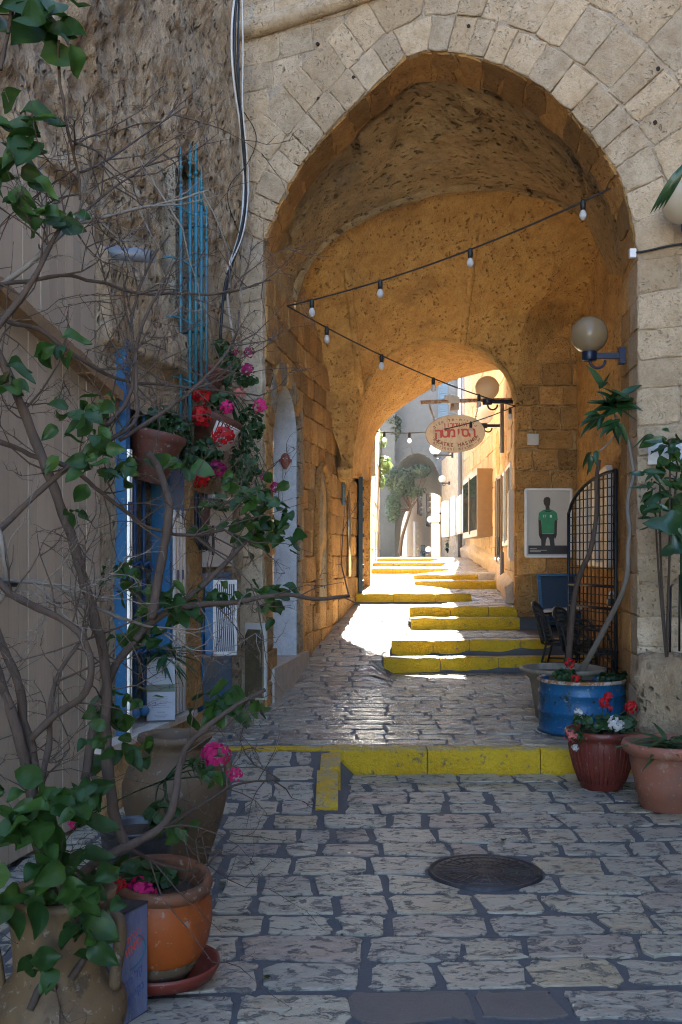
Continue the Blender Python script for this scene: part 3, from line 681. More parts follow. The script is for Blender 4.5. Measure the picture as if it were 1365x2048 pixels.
def courses(parent, name, mat, frame, t0, t1, zfun, h0, lens, proud, skip=None, seed=0, gap=.006, base=None):
    r = random.Random(seed); z_ = -.05 if base is None else base
    while z_ < 7:
        h = h0 * r.uniform(.85, 1.18); t = t0 - r.uniform(0, .25)
        while t < t1:
            L = r.uniform(*lens); a, b = max(t, t0), min(t + L, t1); t += L
            if b - a < .08 or z_ + h / 2 > zfun((a + b) / 2): continue
            if z_ + h < gz(frame((a + b) / 2, 0).x, frame((a + b) / 2, 0).y) - .02: continue
            if skip and skip((a + b) / 2, z_ + h / 2): continue
            block(parent, name, mat, frame, [Vector((a, z_)), Vector((b, z_)), Vector((b, z_ + h)), Vector((a, z_ + h))], proud, r.random(), gap)
        z_ += h
        if z_ > max(zfun(t0), zfun(t1), zfun((t0 + t1) / 2)): break
ztop = lambda t: interp([(9.8, 4.3), (11.3, 4.7), (12.5, 4.7), (13.1, 4.2), (13.6, 3.4), (14.2, 2.75), (17, 3.0)], t)
def skipL(t, z_):
    if DOOR[0] - .05 < t < DOOR[1] + .32 and z_ < 3.6: return True
    return NICHE[0] - .06 < t < NICHE[1] + .06 and NICHE[2] < z_ < NICHE[3] + .1
courses(lw, 'wall_stone', M['tunnel'], LF, 9.82, 16.95, ztop, .27, (.32, .6), .022, skipL, 21, .012)
# shallow arched niche with a pale panel
m = MB(); npts = [Vector((NICHE[0], NICHE[2])), Vector((NICHE[1], NICHE[2]))] + [Vector(((NICHE[0] + NICHE[1]) / 2 + .4 * math.cos(a * math.pi / 10), 2.4 + .42 * math.sin(a * math.pi / 10))) for a in range(11)]
m.prism([LF(p.x, p.y, .004) for p in npts], (-.1, 0, 0)); m.build('niche_panel', M['plaster'], lw, fix=True)
m = MB(); fr = [LF(p.x, p.y, .02) for p in npts[1:]] + [LF(NICHE[0], NICHE[2], .02)]; m.tube(fr, .05, 8); m.build('niche_surround', M['tunnel'], lw, True)
# iron strap, green plaques and a pipe further along the left wall
m = MB(); m.tube([LF(14.55, z_, .05) for z_ in (1.4, 2.0, 2.6)], .03, 8); m.build('wall_pipe', M['brass'], lw, True)
m = MB(); m.box(LF(14.3, 2.55, .03), (.03, .16, .34)); m.build('wall_plaque', M['teal'], lw)
dr = thing('shuttered_doorway', 'narrow blue shutter standing open on the left passage wall', 'shutter', LF(15.6, 1.2, .05))
m = MB(); m.box(LF(15.6, 2.0, .05), (.06, .62, 1.7)); m.build('shutter_leaf', M['shutter_dark'], dr)
for k in range(7):
    m = MB(); m.box(LF(15.6, 1.3 + k * .23, .085), (.03, .54, .05)); m.build('shutter_slat', M['shutter_dark'], dr)
# doorway with whitewashed reveal
dw = thing('arched_doorway', 'arched doorway with whitewashed reveal in the left passage wall', 'doorway', LF(10.8, .5))
def DF(t, z_, out=0.0): return LF(t, z_, out)
m = MB(); yj = DOOR[1]; xw = xl(yj)
zspr = 2.95
m.prism([Vector((xw + .012, yj, .6)), Vector((xw - .24, yj - .02, .6)), Vector((xw - .24, yj - .02, zspr)), Vector((xw + .012, yj, zspr))], (0, .1, 0)); m.build('white_reveal', M['whitewash'], dw, fix=True)
m = MB(); rows = []
for k in range(13):
    a = math.pi * k / 12; yy = 10.8 + .62 * math.cos(a); zz = zspr + .5 * math.sin(a)
    rows.append([Vector((xl(yy) + .015, yy, zz)), Vector((xl(yy) - .26, yy, zz))])
m.grid(rows); m.build('arch_soffit', M['whitewash'], dw, True)
a_in = [Vector((10.8 - .62 * math.cos(math.pi * k / 24), zspr + .5 * math.sin(math.pi * k / 24))) for k in range(25)]
a_out = [Vector((10.8 - .90 * math.cos(math.pi * k / 24), zspr + .74 * math.sin(math.pi * k / 24))) for k in range(25)]
for k in range(12):
    block(dw, 'arch_stone', M['plaster'] if k % 3 else M['tunnel'], LF, [a_in[2 * k], a_in[2 * k + 2], a_out[2 * k + 2], a_out[2 * k]], .035, k + .3, .004, depth=.03)
z_ = .62; k = 0
while z_ < zspr:
    h = min(.32 + .06 * (k % 2), zspr - z_); block(dw, 'jamb_stone', M['plaster'], LF, [Vector((DOOR[1] + .01, z_)), Vector((DOOR[1] + .3, z_)), Vector((DOOR[1] + .3, z_ + h)), Vector((DOOR[1] + .01, z_ + h))], .03, k + .7, .003, depth=.02); z_ += h; k += 1
m = MB(); m.box((xl(10.8) - .33, 10.8, 1.8), (.05, 1.5, 3.4)); m.build('doorway_dark_panel', M['dark'], dw)  # dark panel, its colour stands for the unlit inside of the doorway
m = MB()
for k in range(6): m.tube([Vector((xl(10.8) - .27, 10.25 + k * .2, .6)), Vector((xl(10.8) - .27, 10.25 + k * .2, 2.9))], .012, 6)
m.build('door_grille', M['iron'], dw)
for k in range(3):
    m = MB(); m.box((xl(11.2) - .255, 11.15, .78 + k * .17), (.03, .4, .12)); m.build('door_slat', M['blue_dark'], dw)
ds = thing('door_step', 'raised stone doorstep below the whitewashed doorway', 'step', LF(10.9, .3))
m = MB(); m.prism([Vector((xl(10.05) - .3, 10.05, .1)), Vector((xl(10.05) + .05, 10.05, .1)), Vector((xl(11.95) + .06, 11.95, .1)), Vector((xl(11.95) - .3, 11.95, .1))], (0, 0, .50)); m.build('step_slab', M['sill_stone'], ds, fix=True)
# right-hand bay wall, pier with poster
rwl = thing('side_bay_wall', 'shaded ochre wall of the side bay behind the grid gate', 'wall', (2.9, 11.5, 0))
wallcore('wall_core', xs(RW, 8.9, 14.3), -.1, 6.2, M['vault'], rwl, 5, .02)
courses(rwl, 'bay_stone', M['tunnel'], poly_frame(RW, -1), 9.05, 13.98, lambda t: 1.5, .27, (.35, .6), .02, None, 22, .012)
pier = thing('poster_pier', 'square ochre stone pier carrying the framed poster', 'pier', (2.8, 14.2, .7))
m = MB(); m.prism([(2.375, 14.015, -.1), (2.47, 14.62, -.1), (3.5, 14.62, -.1), (3.5, 14.015, -.1)], (0, 0, 5.9)); m.build('pier_core', M['tunnel_mortar'], pier, fix=True)
PF = lambda t, z_, out=0.0: Vector((t, 14.0 - out, z_))
PS = lambda t, z_, out=0.0: Vector((lerp(2.36, 2.45, (t - 14) / .6) - out, t, z_))
courses(pier, 'pier_stone', M['tunnel'], PF, 2.355, 3.2, lambda t: 5.5 if t > 2.5 else 5.0, .285, (.3, .55), .026, None, 23, .012, base=.55)
courses(pier, 'pier_stone', M['tunnel'], PS, 14.0, 14.6, lambda t: 3.9, .285, (.3, .5), .018, None, 24, .012, base=.55)
# unseen roof slab and end walls added to stop light leaking into the vault
m = MB(); m.prism([Vector((-3, 11.4, 6.9)), Vector((7.5, 6.2, 6.9)), Vector((9, 17.2, 6.9)), Vector((-3, 17.2, 6.9))], (0, 0, .2)); rf = m.build('light_block_roof', M['alley'], vroot, fix=True)
m = MB(); m.grid([[p + Vector((0, .02, 0)) for p in D], [Vector((p.x, 17.04, 9)) for p in D]]); m.build('light_block_face', M['alley'], vroot)
m = MB(); m.prism([Vector((-3, 17.0, 0)), Vector((-3, 17.25, 0)), Vector((xl(17.1) + .02, 17.25, 0)), Vector((xl(17) + .0, 17.0, 0))], (0, 0, 9)); m.build('light_block_end', M['alley_mortar'], vroot, fix=True)
m = MB(); m.prism([Vector((.15, 16.55, .5)), Vector((.47, 16.55, .5)), Vector((.50, 17.2, .5)), Vector((.15, 17.2, .5))], (0, 0, 2.6)); m.build('rear_arch_leg', M['tunnel'], vroot, fix=True)
m = MB(); m.prism([Vector((-3, 17.03, 3.0)), Vector((.56, 17.03, 3.0)), Vector((.56, 17.26, 3.0)), Vector((-3, 17.26, 3.0))], (0, 0, 6)); m.build('light_block_end', M['alley_mortar'], vroot, fix=True)
m = MB(); m.prism([Vector((2.93, 14.7, 0)), Vector((2.95, 17.2, 0)), Vector((5, 17.2, 0)), Vector((5, 14.7, 0))], (0, 0, 9)); m.build('rear_wall_block', M['alley'], vroot, fix=True)
m = MB(); m.prism([Vector((3.3, 8.6, 0)), Vector((3.3, 14.7, 0)), Vector((6.5, 14.7, 0)), Vector((7.5, 6.4, 0))], (0, 0, 7)); m.build('adjoining_house', M['alley'], vroot, fix=True)

# ------------------------------------------------------------------ left street wall (rubble), with its openings
SD = Vector((.212, 1, 0)).normalized(); SN = Vector((SD.y, -SD.x, 0))
def SW(Y, z, out=0.0): q = Vector((streetwall(Y), Y, z)) + SN * out; return q
WIN = (8.12, 8.66, 2.3, 4.85); SHOP = (7.10, 7.80, .50, 2.72)
def inside(Y, z, b, e=0): return b[0] - e < Y < b[1] + e and b[2] - e < z < b[3] + e
def relief(Y, z):
    p = Vector((Y * 1.1 + z * .25, z * .9, 3.7)); a = lerp(.13, .06, sstep(6.5, 8.5, Y))
    d = a * fbm(p * 1.5, 5) + .055 * fbm(Vector((Y * 5 + z * 1.8, z * 3.2, 1.1)), 4) + .028 * fbm(Vector((Y * 17, z * 13, 2)), 3)
    ln = lerp(3.78, 3.36, (Y - 6.55) / 1.7) + .05 * NZ(Vector((Y * 4, 7, 0)))
    if z < 4.2:
        k = sstep(ln + .03, ln - .04, z) * sstep(6.2, 6.5, Y) * sstep(8.35, 8.1, Y); d = d * (1 - .55 * k) + .13 * k
    hole = Vector(((Y - 9.45) / .16, (z - 4.15) / .42)).length; d -= .22 * sstep(1.15, .7, hole)
    if Y < 6.75 and z < 4.0: d = min(d, .02)
    if inside(Y, z, SHOP, .35): d *= .5
    return d * sstep(9.95, 9.8, Y)
rub = thing('rubble_street_wall', 'rough eroded rubble wall along the left of the street', 'wall', SW(7.5, 0))
m = MB(); ys = frange(4.6, 9.95, .028); zs = frange(-.08, 7.0, .03)
idx = {}
for i, y in enumerate(ys):
    for j, z_ in enumerate(zs):
        idx[i, j] = len(m.v); m.v.append(SW(y, z_, relief(y, z_)))
for i in range(len(ys) - 1):
    for j in range(len(zs) - 1):
        yc, zc = (ys[i] + ys[i + 1]) / 2, (zs[j] + zs[j + 1]) / 2
        if inside(yc, zc, WIN) or inside(yc, zc, SHOP): continue
        m.f.append([idx[i, j], idx[i + 1, j], idx[i + 1, j + 1], idx[i, j + 1]]); m.m.append(0)
m.build('rubble_face', M['rubble'], rub, True)
m = MB(); m.grid([[SW(y, z_, relief(y, z_) - .01) for z_ in (-.1, 2, 4, 6, 7, 9, 12)] for y in frange(-5, 4.62, .4)]); m.grid([[SW(y, z_, 0) for z_ in (6.95, 9, 12)] for y in (4.5, 7, 9.95)])
m.build('upper_wall', M['rubble'], rub, True)
for nm, b in (('window_recess', WIN), ('shop_recess', SHOP)):
    m = MB(); y0, y1, z0, z1 = b; D_ = .38
    m.grid([[SW(y0 - .03, z0 - .03, .05), SW(y1 + .03, z0 - .03, .05), SW(y1 + .03, z1 + .03, .05), SW(y0 - .03, z1 + .03, .05), SW(y0 - .03, z0 - .03, .05)], [SW(y0 - .03, z0 - .03, -D_), SW(y1 + .03, z0 - .03, -D_), SW(y1 + .03, z1 + .03, -D_), SW(y0 - .03, z1 + .03, -D_), SW(y0 - .03, z0 - .03, -D_)]])
    m.build(nm, M['plaster'], rub)
    m = MB(); m.prism([SW(y0 - .03, z0 - .03, -D_), SW(y1 + .03, z0 - .03, -D_), SW(y1 + .03, z1 + .03, -D_), SW(y0 - .03, z1 + .03, -D_)], SN * -.05); m.build('recess_back', M['tunnel_mortar'] if nm == 'shop_recess' else M['plaster'], rub, fix=True)
m = MB(); m.prism([SW(6.6, .44, .19), SW(8.2, .44, .19), SW(8.2, .44, -.3), SW(6.6, .44, -.3)], (0, 0, .045)); m.build('marble_sill', M['sill_stone'], rub, fix=True)
m = MB(); m.grid([[SW(y, z_, .11 + .03 * fbm(Vector((y * 4, z_ * 5, 8)))) for z_ in frange(-.1, .43, .06)] for y in frange(6.6, 8.75, .06)]); m.build('sill_base', M['tunnel_mortar'], rub, True)
# stone pier between the shop and the blue door
m = MB(); m.grid([[SW(y, z_, .10 - .25 * (abs(y - 8.40) > .19) + .03 * fbm(Vector((y * 6, z_ * 3, 5)))) for z_ in frange(.46, 2.3, .05)] for y in (8.18, 8.20, 8.22, 8.28, 8.34, 8.42, 8.5, 8.56, 8.58, 8.62)]); m.build('brown_pilaster', M['tunnel'], rub, True)
# pale plank gate with sloping timber ledge
gate = thing('plank_gate', 'tall cream painted plank gate under a sloping rotten timber ledge', 'gate', SW(6, 0)); r = random.Random(8)
y = 4.9
while y < 6.66:
    zl = lerp(3.01, 2.75, (y - 5.62) / 1.2)
    m = MB(); m.prism([SW(y + .003, .04, .03), SW(y + .097, .04, .03), SW(y + .097, zl, .03), SW(y + .003, zl, .03)], SN * (.05 + r.uniform(0, .008))); m.build('plank', M['planks'], gate, fix=True)
    m = MB(); m.prism([SW(y + .003, zl, .015), SW(y + .097, zl, .015), SW(y + .097, 3.92, .015), SW(y + .003, 3.92, .015)], SN * (.03 + r.uniform(0, .006))); m.build('plank', M['planks'], gate, fix=True); y += .1
m = MB(); pts = [SW(yy, lerp(3.03, 2.74, (yy - 5.6) / 1.25), .10) for yy in frange(5.2, 6.85, .08)]
for a, b in zip(pts, pts[1:]): m.seg(a + Vector((0, 0, rnd.uniform(-.008, .008))), b, .16, .07)
m.box(SW(6.8, 2.68, .09), (.12, .12, .16)); m.build('timber_ledge', M['wood'], gate)
m = MB(); m.tube([SW(5.55, 1.55, .09), SW(5.6, 1.55, .13)], .02, 8); m.build('gate_bolt', M['iron'], gate)
# grey waste pipe
pp = thing('waste_pipe', 'short grey plastic pipe sticking out of the rubble wall', 'pipe', SW(6.95, 3.72))
m = MB(); a, b = SW(6.95, 3.73, -.05), SW(6.9, 3.66, .36)
ax = (b - a).normalized(); u = ax.orthogonal().normalized(); w_ = ax.cross(u)
rings = [[q + (u * math.cos(k * math.pi / 10) + w_ * math.sin(k * math.pi / 10)) * r_ for k in range(21)] for q, r_ in ((a, .045), (b, .045), (b, .038), (a, .036))]
m.grid(rings); m.build('pipe_tube', M['pipe'], pp, True)
# window cage of teal bars
cage = thing('window_bars', 'tall teal iron window cage on the rubble wall', 'window bars', SW(8.6, 2.4))
for k, (yb, zt, out) in enumerate(((8.02, 4.80, .12), (8.10, 4.86, .165), (8.11, 4.88, .21), (8.12, 4.66, .25), (8.14, 4.38, .285))):
    m = MB(); z0 = 3.0 if k > 1 else 2.75; m.tube([SW(yb, z0, out), SW(yb, zt - .25, out)], .0135, 8)
    for zz, rr_ in ((zt - .22, .017), (zt - .12, .019), (zt - .07, .013)): m.ball(SW(yb, zz, out), rr_, 8, 6)
    m.tube([SW(yb, zt - .25, out), SW(yb, zt - .05, out), SW(yb, zt + .04, out)], [.009, .011, .002], 8); m.build('bar', M['teal'], cage, True)
for k, zz in enumerate((3.04, 3.5, 3.95, 4.35)):
    m = MB(); m.tube([SW(7.9, zz, -.04), SW(7.96, zz + .03, .06), SW(8.02, zz + .02, .12), SW(8.10, zz, .165), SW(8.11, zz - .01, .21), SW(8.14, zz, .285), SW(8.40, zz, .2), SW(8.44, zz, -.02)], .008, 6)
    for yb, out in ((8.10, .165), (8.14, .285)): m.ball(SW(yb, zz, out), .018, 8, 6)
    m.build('rail', M['teal'], cage, True)
# shop front posts and rods
for yp, za, zb, nm, lb in ((7.0, .49, 3.15, 'shutter_post', 'tall blue shutter post with aluminium track, beside the tied blue rods'), (7.82, .49, 2.5, 'shutter_post', 'wide blue shutter post with fluted aluminium face behind the white tin')):
    t = thing(nm, lb, 'post', SW(yp, za), 'shutter posts'); wd = .06 if yp < 7.5 else .25
    m = MB(); m.prism([SW(yp - wd * .2, za, -.02), SW(yp + wd, za, -.02), SW(yp + wd, za, .13), SW(yp - wd * .2, za, .13)], (0, 0, zb - za)); m.build('post_body', M['blue'], t, fix=True)
    m = MB(); n_ = 2 if yp < 7.5 else 4
    for k in range(n_):
        m.prism([SW(yp + wd * k / n_ + .004, za + .01, .132), SW(yp + wd * (k + 1) / n_ - .004, za + .01, .132), SW(yp + wd * (k + .75) / n_, za + .01, .15), SW(yp + wd * (k + .25) / n_, za + .01, .15)], (0, 0, (2.4 if yp < 7.5 else 2.03) - za))
    m.build('aluminium_track', M['alu'], t, fix=True)
    m = MB()
    for zz in (1.55, 2.02):
        for dy in (.25, .65): m.box(SW(yp + wd * dy, zz, .147), (.014, .03, .075), ax=(SN, SD, Vector((0, 0, 1))))
    m.build('track_slot', M['blue_dark'], t)
for yp in (7.34, 7.50):
    t = tag(thing('blue_rod', 'blue rod with ball foot %s the shop recess' % ('nearest the tall post in' if yp < 7.4 else 'beside the white tin in'), 'rod', SW(yp, .6), 'blue rods'), 'blue rod with ball foot %s' % ('next to the tall blue post' if yp < 7.4 else 'touching the white tin'), 'rod', 'blue rods')
    m = MB(); m.tube([SW(yp, .6, .04), SW(yp, 2.7, .04)], .017, 8); m.build('rod', M['blue_dark'], t, True)
    m = MB(); m.ball(SW(yp, .58, .04), .042, 12, 8); m.build('ball_foot', M['blue'], t, True)
    for zz in (1.0, 1.62):
        m = MB(); m.tube([SW(yp + dy, zz + dz, .04 + do) for dy, dz, do in ((-.07, .0, .02), (-.03, .03, .05), (.02, -.03, .05), (.05, .02, .0), (.0, .04, -.02), (-.05, -.02, .02), (.1, .02, .0))], .013, 6); m.build('tied_cord', M['blue_dark'], t, True)
# white tin on the sill
tin = thing('white_tin', 'white printed tin with a green band standing on the marble sill', 'tin', SW(7.88, .487, .06)); tz = .487
tX = (SD * .25 + Vector((1, 0, 0)) * .97).normalized(); tY = Vector((-tX.y, tX.x, 0)); tc = SW(7.66, tz + .235, .10)
def tin_box(root, c, X, Y_, w1, w2, h, mat): m = MB(); m.box(c, (w1, w2, h), ax=(X, Y_, Vector((0, 0, 1)))); o = m.build('tin_body', mat, root); return o
tin_box(tin, tc, tX, tY, .20, .17, .46, M['can'])
m = MB(); m.box(tc + Vector((0, 0, .01)), (.204, .174, .055), ax=(tX, tY, Vector((0, 0, 1)))); m.build('green_band', M['print_green'], tin)
m = MB(); m.box(tc + Vector((0, 0, .232)), (.206, .176, .012), ax=(tX, tY, Vector((0, 0, 1)))); m.box(tc - Vector((0, 0, .228)), (.206, .176, .012), ax=(tX, tY, Vector((0, 0, 1)))); m.build('tin_rim', M['zinc'], tin)
m = MB()
for zz, n_ in ((.19, 2), (.165, 7), (-.05, 7)):
    for k in range(n_):
        wl = rnd.uniform(.09, .13); m.box(tc - tY * .0855 + tX * (wl / 2 - .065) + Vector((0, 0, zz - k * .013)), (wl, .003, .004), ax=(tX, tY, Vector((0, 0, 1))))
for k in range(4): m.box(tc - tY * .0855 + tX * (k * .014 - .02) + Vector((0, 0, -.165)), (.010, .003, .010), ax=(tX, tY, Vector((0, 0, 1))))
for k in range(3): m.box(tc - tY * .0855 + Vector((0, 0, -.185 - k * .01)), (.1 - .02 * k, .003, .004), ax=(tX, tY, Vector((0, 0, 1))))
for k in range(8): m.box(tc + tX * .1005 + Vector((0, 0, -.06 - k * .016)), (.003, .08, .005), ax=(tX, tY, Vector((0, 0, 1))))
kind(m.build('printed_text', M['print_grey'], tin), 'stuff')
# blue metal door with louvred grille, pale cabinet above, meter panel
bd = thing('blue_service_door', 'small blue metal door with an aluminium louvred grille', 'door', SW(9.2, .35))
m = MB(); m.prism([SW(8.66, .3, .02), SW(9.42, .3, .02), SW(9.42, 1.55, .02), SW(8.66, 1.55, .02)], SN * .05); m.build('door_panel', M['blue'], bd, fix=True)
gx = (Vector((1, .28, 0))).normalized(); gy = Vector((-gx.y, gx.x, 0)); gc = P(441, 1235, 8.75)
m = MB(); m.box(gc - gx * .10, (.07, .12, .64), ax=(gx, gy, Vector((0, 0, 1)))); m.build('grille_side', M['blue'], bd)
m = MB()
for dx, dz, a, b in ((0, .30, .2, .035), (0, -.30, .2, .035), (-.09, 0, .02, .62), (.09, 0, .02, .62)): m.box(gc + gx * (dx + .03) + Vector((0, 0, dz)) - gy * .06, (a, .02, b), ax=(gx, gy, Vector((0, 0, 1))))
m.build('grille_frame', M['alu'], bd)
m = MB(); m.box(gc + gx * .03 - gy * .045, (.18, .006, .6), ax=(gx, gy, Vector((0, 0, 1)))); m.build('grille_back', M['blue_dark'], bd)
for k in range(10):
    m = MB(); q = gc + gx * (-.045 + k * .0165) - gy * .058; m.seg(q + Vector((0, 0, .285)) - gx * .012, q - Vector((0, 0, .285)) + gx * .012, .006, .006, gy); m.build('louvre_slat', M['alu'], bd)
cb = thing('pale_cabinet', 'pale grey wall cabinet above the blue louvred door', 'cabinet', SW(9.2, 1.6))
m = MB(); m.prism([SW(8.68, 1.6, .0), SW(9.40, 1.6, .0), SW(9.40, 2.15, .0), SW(8.68, 2.15, .0)], SN * .08); m.build('cabinet_body', M['panel_grey'], cb, fix=True)
m = MB(); m.tube([SW(8.85, 1.7, .09), SW(8.85, 1.95, .09)], .012, 6); m.build('cabinet_handle', M['iron'], cb)
m = MB(); m.prism([SW(8.64, 2.17, -.02), SW(9.45, 2.17, -.02), SW(9.45, 2.17, .2), SW(8.64, 2.17, .2)], (0, 0, .03)); m.build('cabinet_top', M['alu'], cb, fix=True)
for k in range(4):
    m = MB(); q = SW(8.27 + k * .08, 2.1, .15); m.tube([q + Vector((0, 0, .1)), q - Vector((0, 0, .28)), q - Vector((0, 0, .36)) + SN * .04], .013, 6); o = m.build('hanging_hook', M['iron'], None, True); tag(o, ['first black iron hook of the row, next to the blue fluted post', 'second black iron hook from the blue fluted post', 'third black iron hook from the blue fluted post', 'last black iron hook of the row, next to the pale cabinet'][k], 'hook', 'row of black hooks')
mp = thing('meter_panel', 'worn brass coloured meter cover at the foot of the arch wall', 'panel', FW(.14, .4))
m = MB(); m.prism([FW(.08, .36, .03), FW(.27, .36, .03), FW(.27, .94, .03), FW(.24, 1.0, .03), FW(.11, 1.0, .03), FW(.08, .94, .03)], FN * .03); m.build('cover_plate', M['brass'], mp, fix=True)
m = MB(); m.prism([FW(.06, .34, .0), FW(.29, .34, .0), FW(.29, 1.06, .0), FW(.06, 1.06, .0)], FN * .028); m.build('panel_box', M['panel_grey'], mp, fix=True)
m = MB(); m.prism([SW(8.9, -.05, .2), SW(9.92, -.05, .2), SW(9.92, -.05, -.1), SW(8.9, -.05, -.1)], (0, 0, .36)); o = m.build('kerb_ledge', M['plaster'], rub, fix=True)
# cables down the corner of arch wall and rubble wall
cabs = [([(471, -20), (462, 60), (466, 160), (483, 260), (489, 360), (484, 450), (470, 500), (452, 545), (455, 600), (465, 670), (478, 700)], .010, 'panel_grey'), ([(474, -20), (468, 80), (474, 170), (488, 270), (492, 370), (486, 455), (462, 530), (447, 580), (441, 680)], .013, 'black'),
        ([(479, -20), (476, 100), (480, 200), (486, 300), (495, 390), (488, 470), (460, 540), (450, 600)], .009, 'iron'), ([(484, -20), (487, 110), (484, 210), (497, 330), (497, 400), (487, 475), (455, 540)], .007, 'panel_grey'), ([(489, 225), (512, 260), (514, 290), (492, 335), (460, 365), (452, 400), (480, 470)], .004, 'iron')]
for k, (pts, r_, mt) in enumerate(cabs):
    w3 = []
    for a, b in pts:
        Y = (3.05 - .13 - .012 * k) / (.212 - (a - CX) / FPX); w3.append(P(a, b, Y))
    m = MB(); m.tube(smooth_path(w3, 44, 2), r_, 7); o = m.build('wall_cable', M[mt], None, True)
    tag(o, ['pale cable reaching lowest, down to the hanging flowers', 'thickest black cable hanging in the corner by the arch', 'thin dark cable in the bundle beside the arch', 'pale cable of the bundle ending at the dark hole', 'loose thin wire looping out from the cable bundle'][k], 'cable', 'cables in the corner beside the arch')

# ------------------------------------------------------------------ alley beyond the passage
la = thing('left_alley_house', 'sunlit stone house wall on the left just past the passage', 'house', (xl(21), 21, 1.5))
wallcore('wall_core', xs(LW, 17.2, 26), .8, 7, M['alley_mortar'], la, 7, .02)
courses(la, 'wall_stone', M['alley'], LF, 17.25, 26, lambda t: 5.2, .34, (.5, .9), .02, None, 31, base=1.2)
m = MB(); m.prism([Vector((xl(26) - .05, 26.0, .8)), Vector((xl(26), 26.02, .8)), Vector((-3, 26.02, .8)), Vector((-3, 26, .8))], (0, 0, 6)); m.build('end_wall', M['alley'], la, fix=True)
ra = thing('right_alley_house', 'tall tan stone house along the right side of the alley', 'house', (2.9, 20, 1.5))
AF = poly_frame(AR, -1)
wallcore('wall_core', xs(AR, 14.62, 25.2, 40), .6, 8.6, M['alley_mortar'], ra, 8, .02)
BOXES = [(15.1, 17.3, 1.85, 3.05), (17.5, 18.35, 1.55, 3.05), (19.2, 22.3, 2.05, 3.3)]
courses(ra, 'wall_stone', M['alley'], AF, 14.65, 25.2, lambda t: interp([(14.6, 4.2), (17, 4.9), (20, 5.4), (25.2, 6.4)], t), .36, (.55, .95), .018, None, 32, base=.75)
m = MB(); m.prism([Vector((3.0, 25.2, .8)), Vector((3.02, 25.25, .8)), Vector((6, 25.25, .8)), Vector((6, 25.2, .8))], (0, 0, 7.8)); m.build('end_wall', M['alley'], ra, fix=True)
m = MB(); m.grid([[Vector((interp(AR, y) - .12 - .05 * fbm(Vector((y, z_ * 3, 4))), y, gz(interp(AR, y) - .15, y) + z_)) if k < 3 else Vector((interp(AR, y) + .02, y, gz(interp(AR, y), y) + .34)) for k, z_ in enumerate((-.05, .1, .22, .3))] for y in frange(14.64, 25, .3)]); b0 = m.v[:4]; m.add(b0 + [Vector((2.6, 14.64, .6))], [(0, 1, 2, 3, 4)]); m.build('wall_foot', M['alley_mortar'], ra, True)
# broken plaster patches around the display window
for k, (yy, zz, a, b) in enumerate(((17.2, 3.35, .5, .45), (16.2, 3.5, .4, .35), (18.3, 3.5, .35, .4))):
    m = MB(); pts = [AF(yy + a * math.cos(t * .5) * (1 + .3 * NZ(Vector((t, k, 0)))), zz + b * math.sin(t * .5236) * (1 + .3 * NZ(Vector((t, k, 4)))), .025) for t in range(12)]
    m.prism(pts, (.03, 0, 0)); m.build('plaster_patch', M['vault'], ra, fix=True)
def wall_box(name, label, cat, b, out, frame_mat, glass_mat, fw, group=None, hollow=True):
    y0, y1, z0, z1 = b; t = thing(name, label, cat, AF((y0 + y1) / 2, z0), group)
    m = MB(); m.prism([AF(y0, z0, 0), AF(y1, z0, 0), AF(y1, z0, out), AF(y0, z0, out)], (0, 0, z1 - z0)); m.build('casing', frame_mat, t, fix=True)
    m = MB(); m.prism([AF(y0 + fw, z0 + fw, out + .004), AF(y1 - fw, z0 + fw, out + .004), AF(y1 - fw, z1 - fw, out + .004), AF(y0 + fw, z1 - fw, out + .004)], (-.012, 0, 0)); m.build('glass_pane' if hollow else 'panel', glass_mat, t, fix=True)
    if hollow:
        m = MB(); q = AF((y0 + y1) / 2, (z0 + z1) / 2, out + .02); m.box(q, (.02, .05, z1 - z0 - fw)); m.build('mullion', frame_mat, t)
    return t
wall_box('display_window', 'white framed glass display window nearest the passage mouth', 'window', BOXES[0], .05, M['white'], M['glass_green'], .07)
wall_box('slit_window', 'narrow dark window between the display case and the brown window', 'window', BOXES[1], .06, M['bronze'], M['glass'], .06)
wall_box('bay_window', 'bronze framed window box projecting from the right alley wall', 'window', BOXES[2], .30, M['bronze'], M['glass'], .12)
for k, (b, lb) in enumerate((((14.62, 14.95, 1.62, 2.62), 'grey panel closest to the poster pier on the alley wall'), ((22.55, 23.6, 2.2, 3.2), 'white box shutter next after the bronze window'), ((24.0, 25.1, 2.2, 3.1), 'white box shutter between the bronze window and the drainpipe'))):
    wall_box('shutter_box', lb, 'shutter', b, .2 if k else .08, M['panel_grey'], M['white'] if k else M['panel_grey'], .04, 'white boxes on the alley wall', False)
an = thing('rough_annex', 'low rough plastered annex at the far end of the right wall', 'building', (3.1, 28, 1.6))
m = MB(); m.prism([Vector((3.0, 25.3, .8)), Vector((3.0, 31, .8)), Vector((5, 31, .8)), Vector((5, 25.3, .8))], (0, 0, 3.7)); m.build('annex_wall', M['plaster'], an, fix=True)
for k, (y0, y1) in enumerate(((26.2, 27.2), (28.7, 29.6))):
    m = MB(); m.prism([(2.86, y0, 2.2), (2.99, y0, 2.2), (2.99, y1, 2.2), (2.86, y1, 2.2)], (0, 0, 1.0)); m.build('shutter', M['white'], an, fix=True)
def pipe(label, pts, r_, mt, group=None): m = MB(); m.tube(pts, r_, 10); return tag(m.build('drainpipe', M[mt], None, True), label, 'pipe', group)
pipe('grey drainpipe running to the ground at the far end of the right wall', [(2.86, 25.0, 1.62), (2.86, 25.0, 4.3)], .055, 'pipe')
pipe('short grey drainpipe below the blue lamp arm', [(2.60, 16.8, 3.35), (2.60, 16.8, 4.2)], .035, 'pipe')
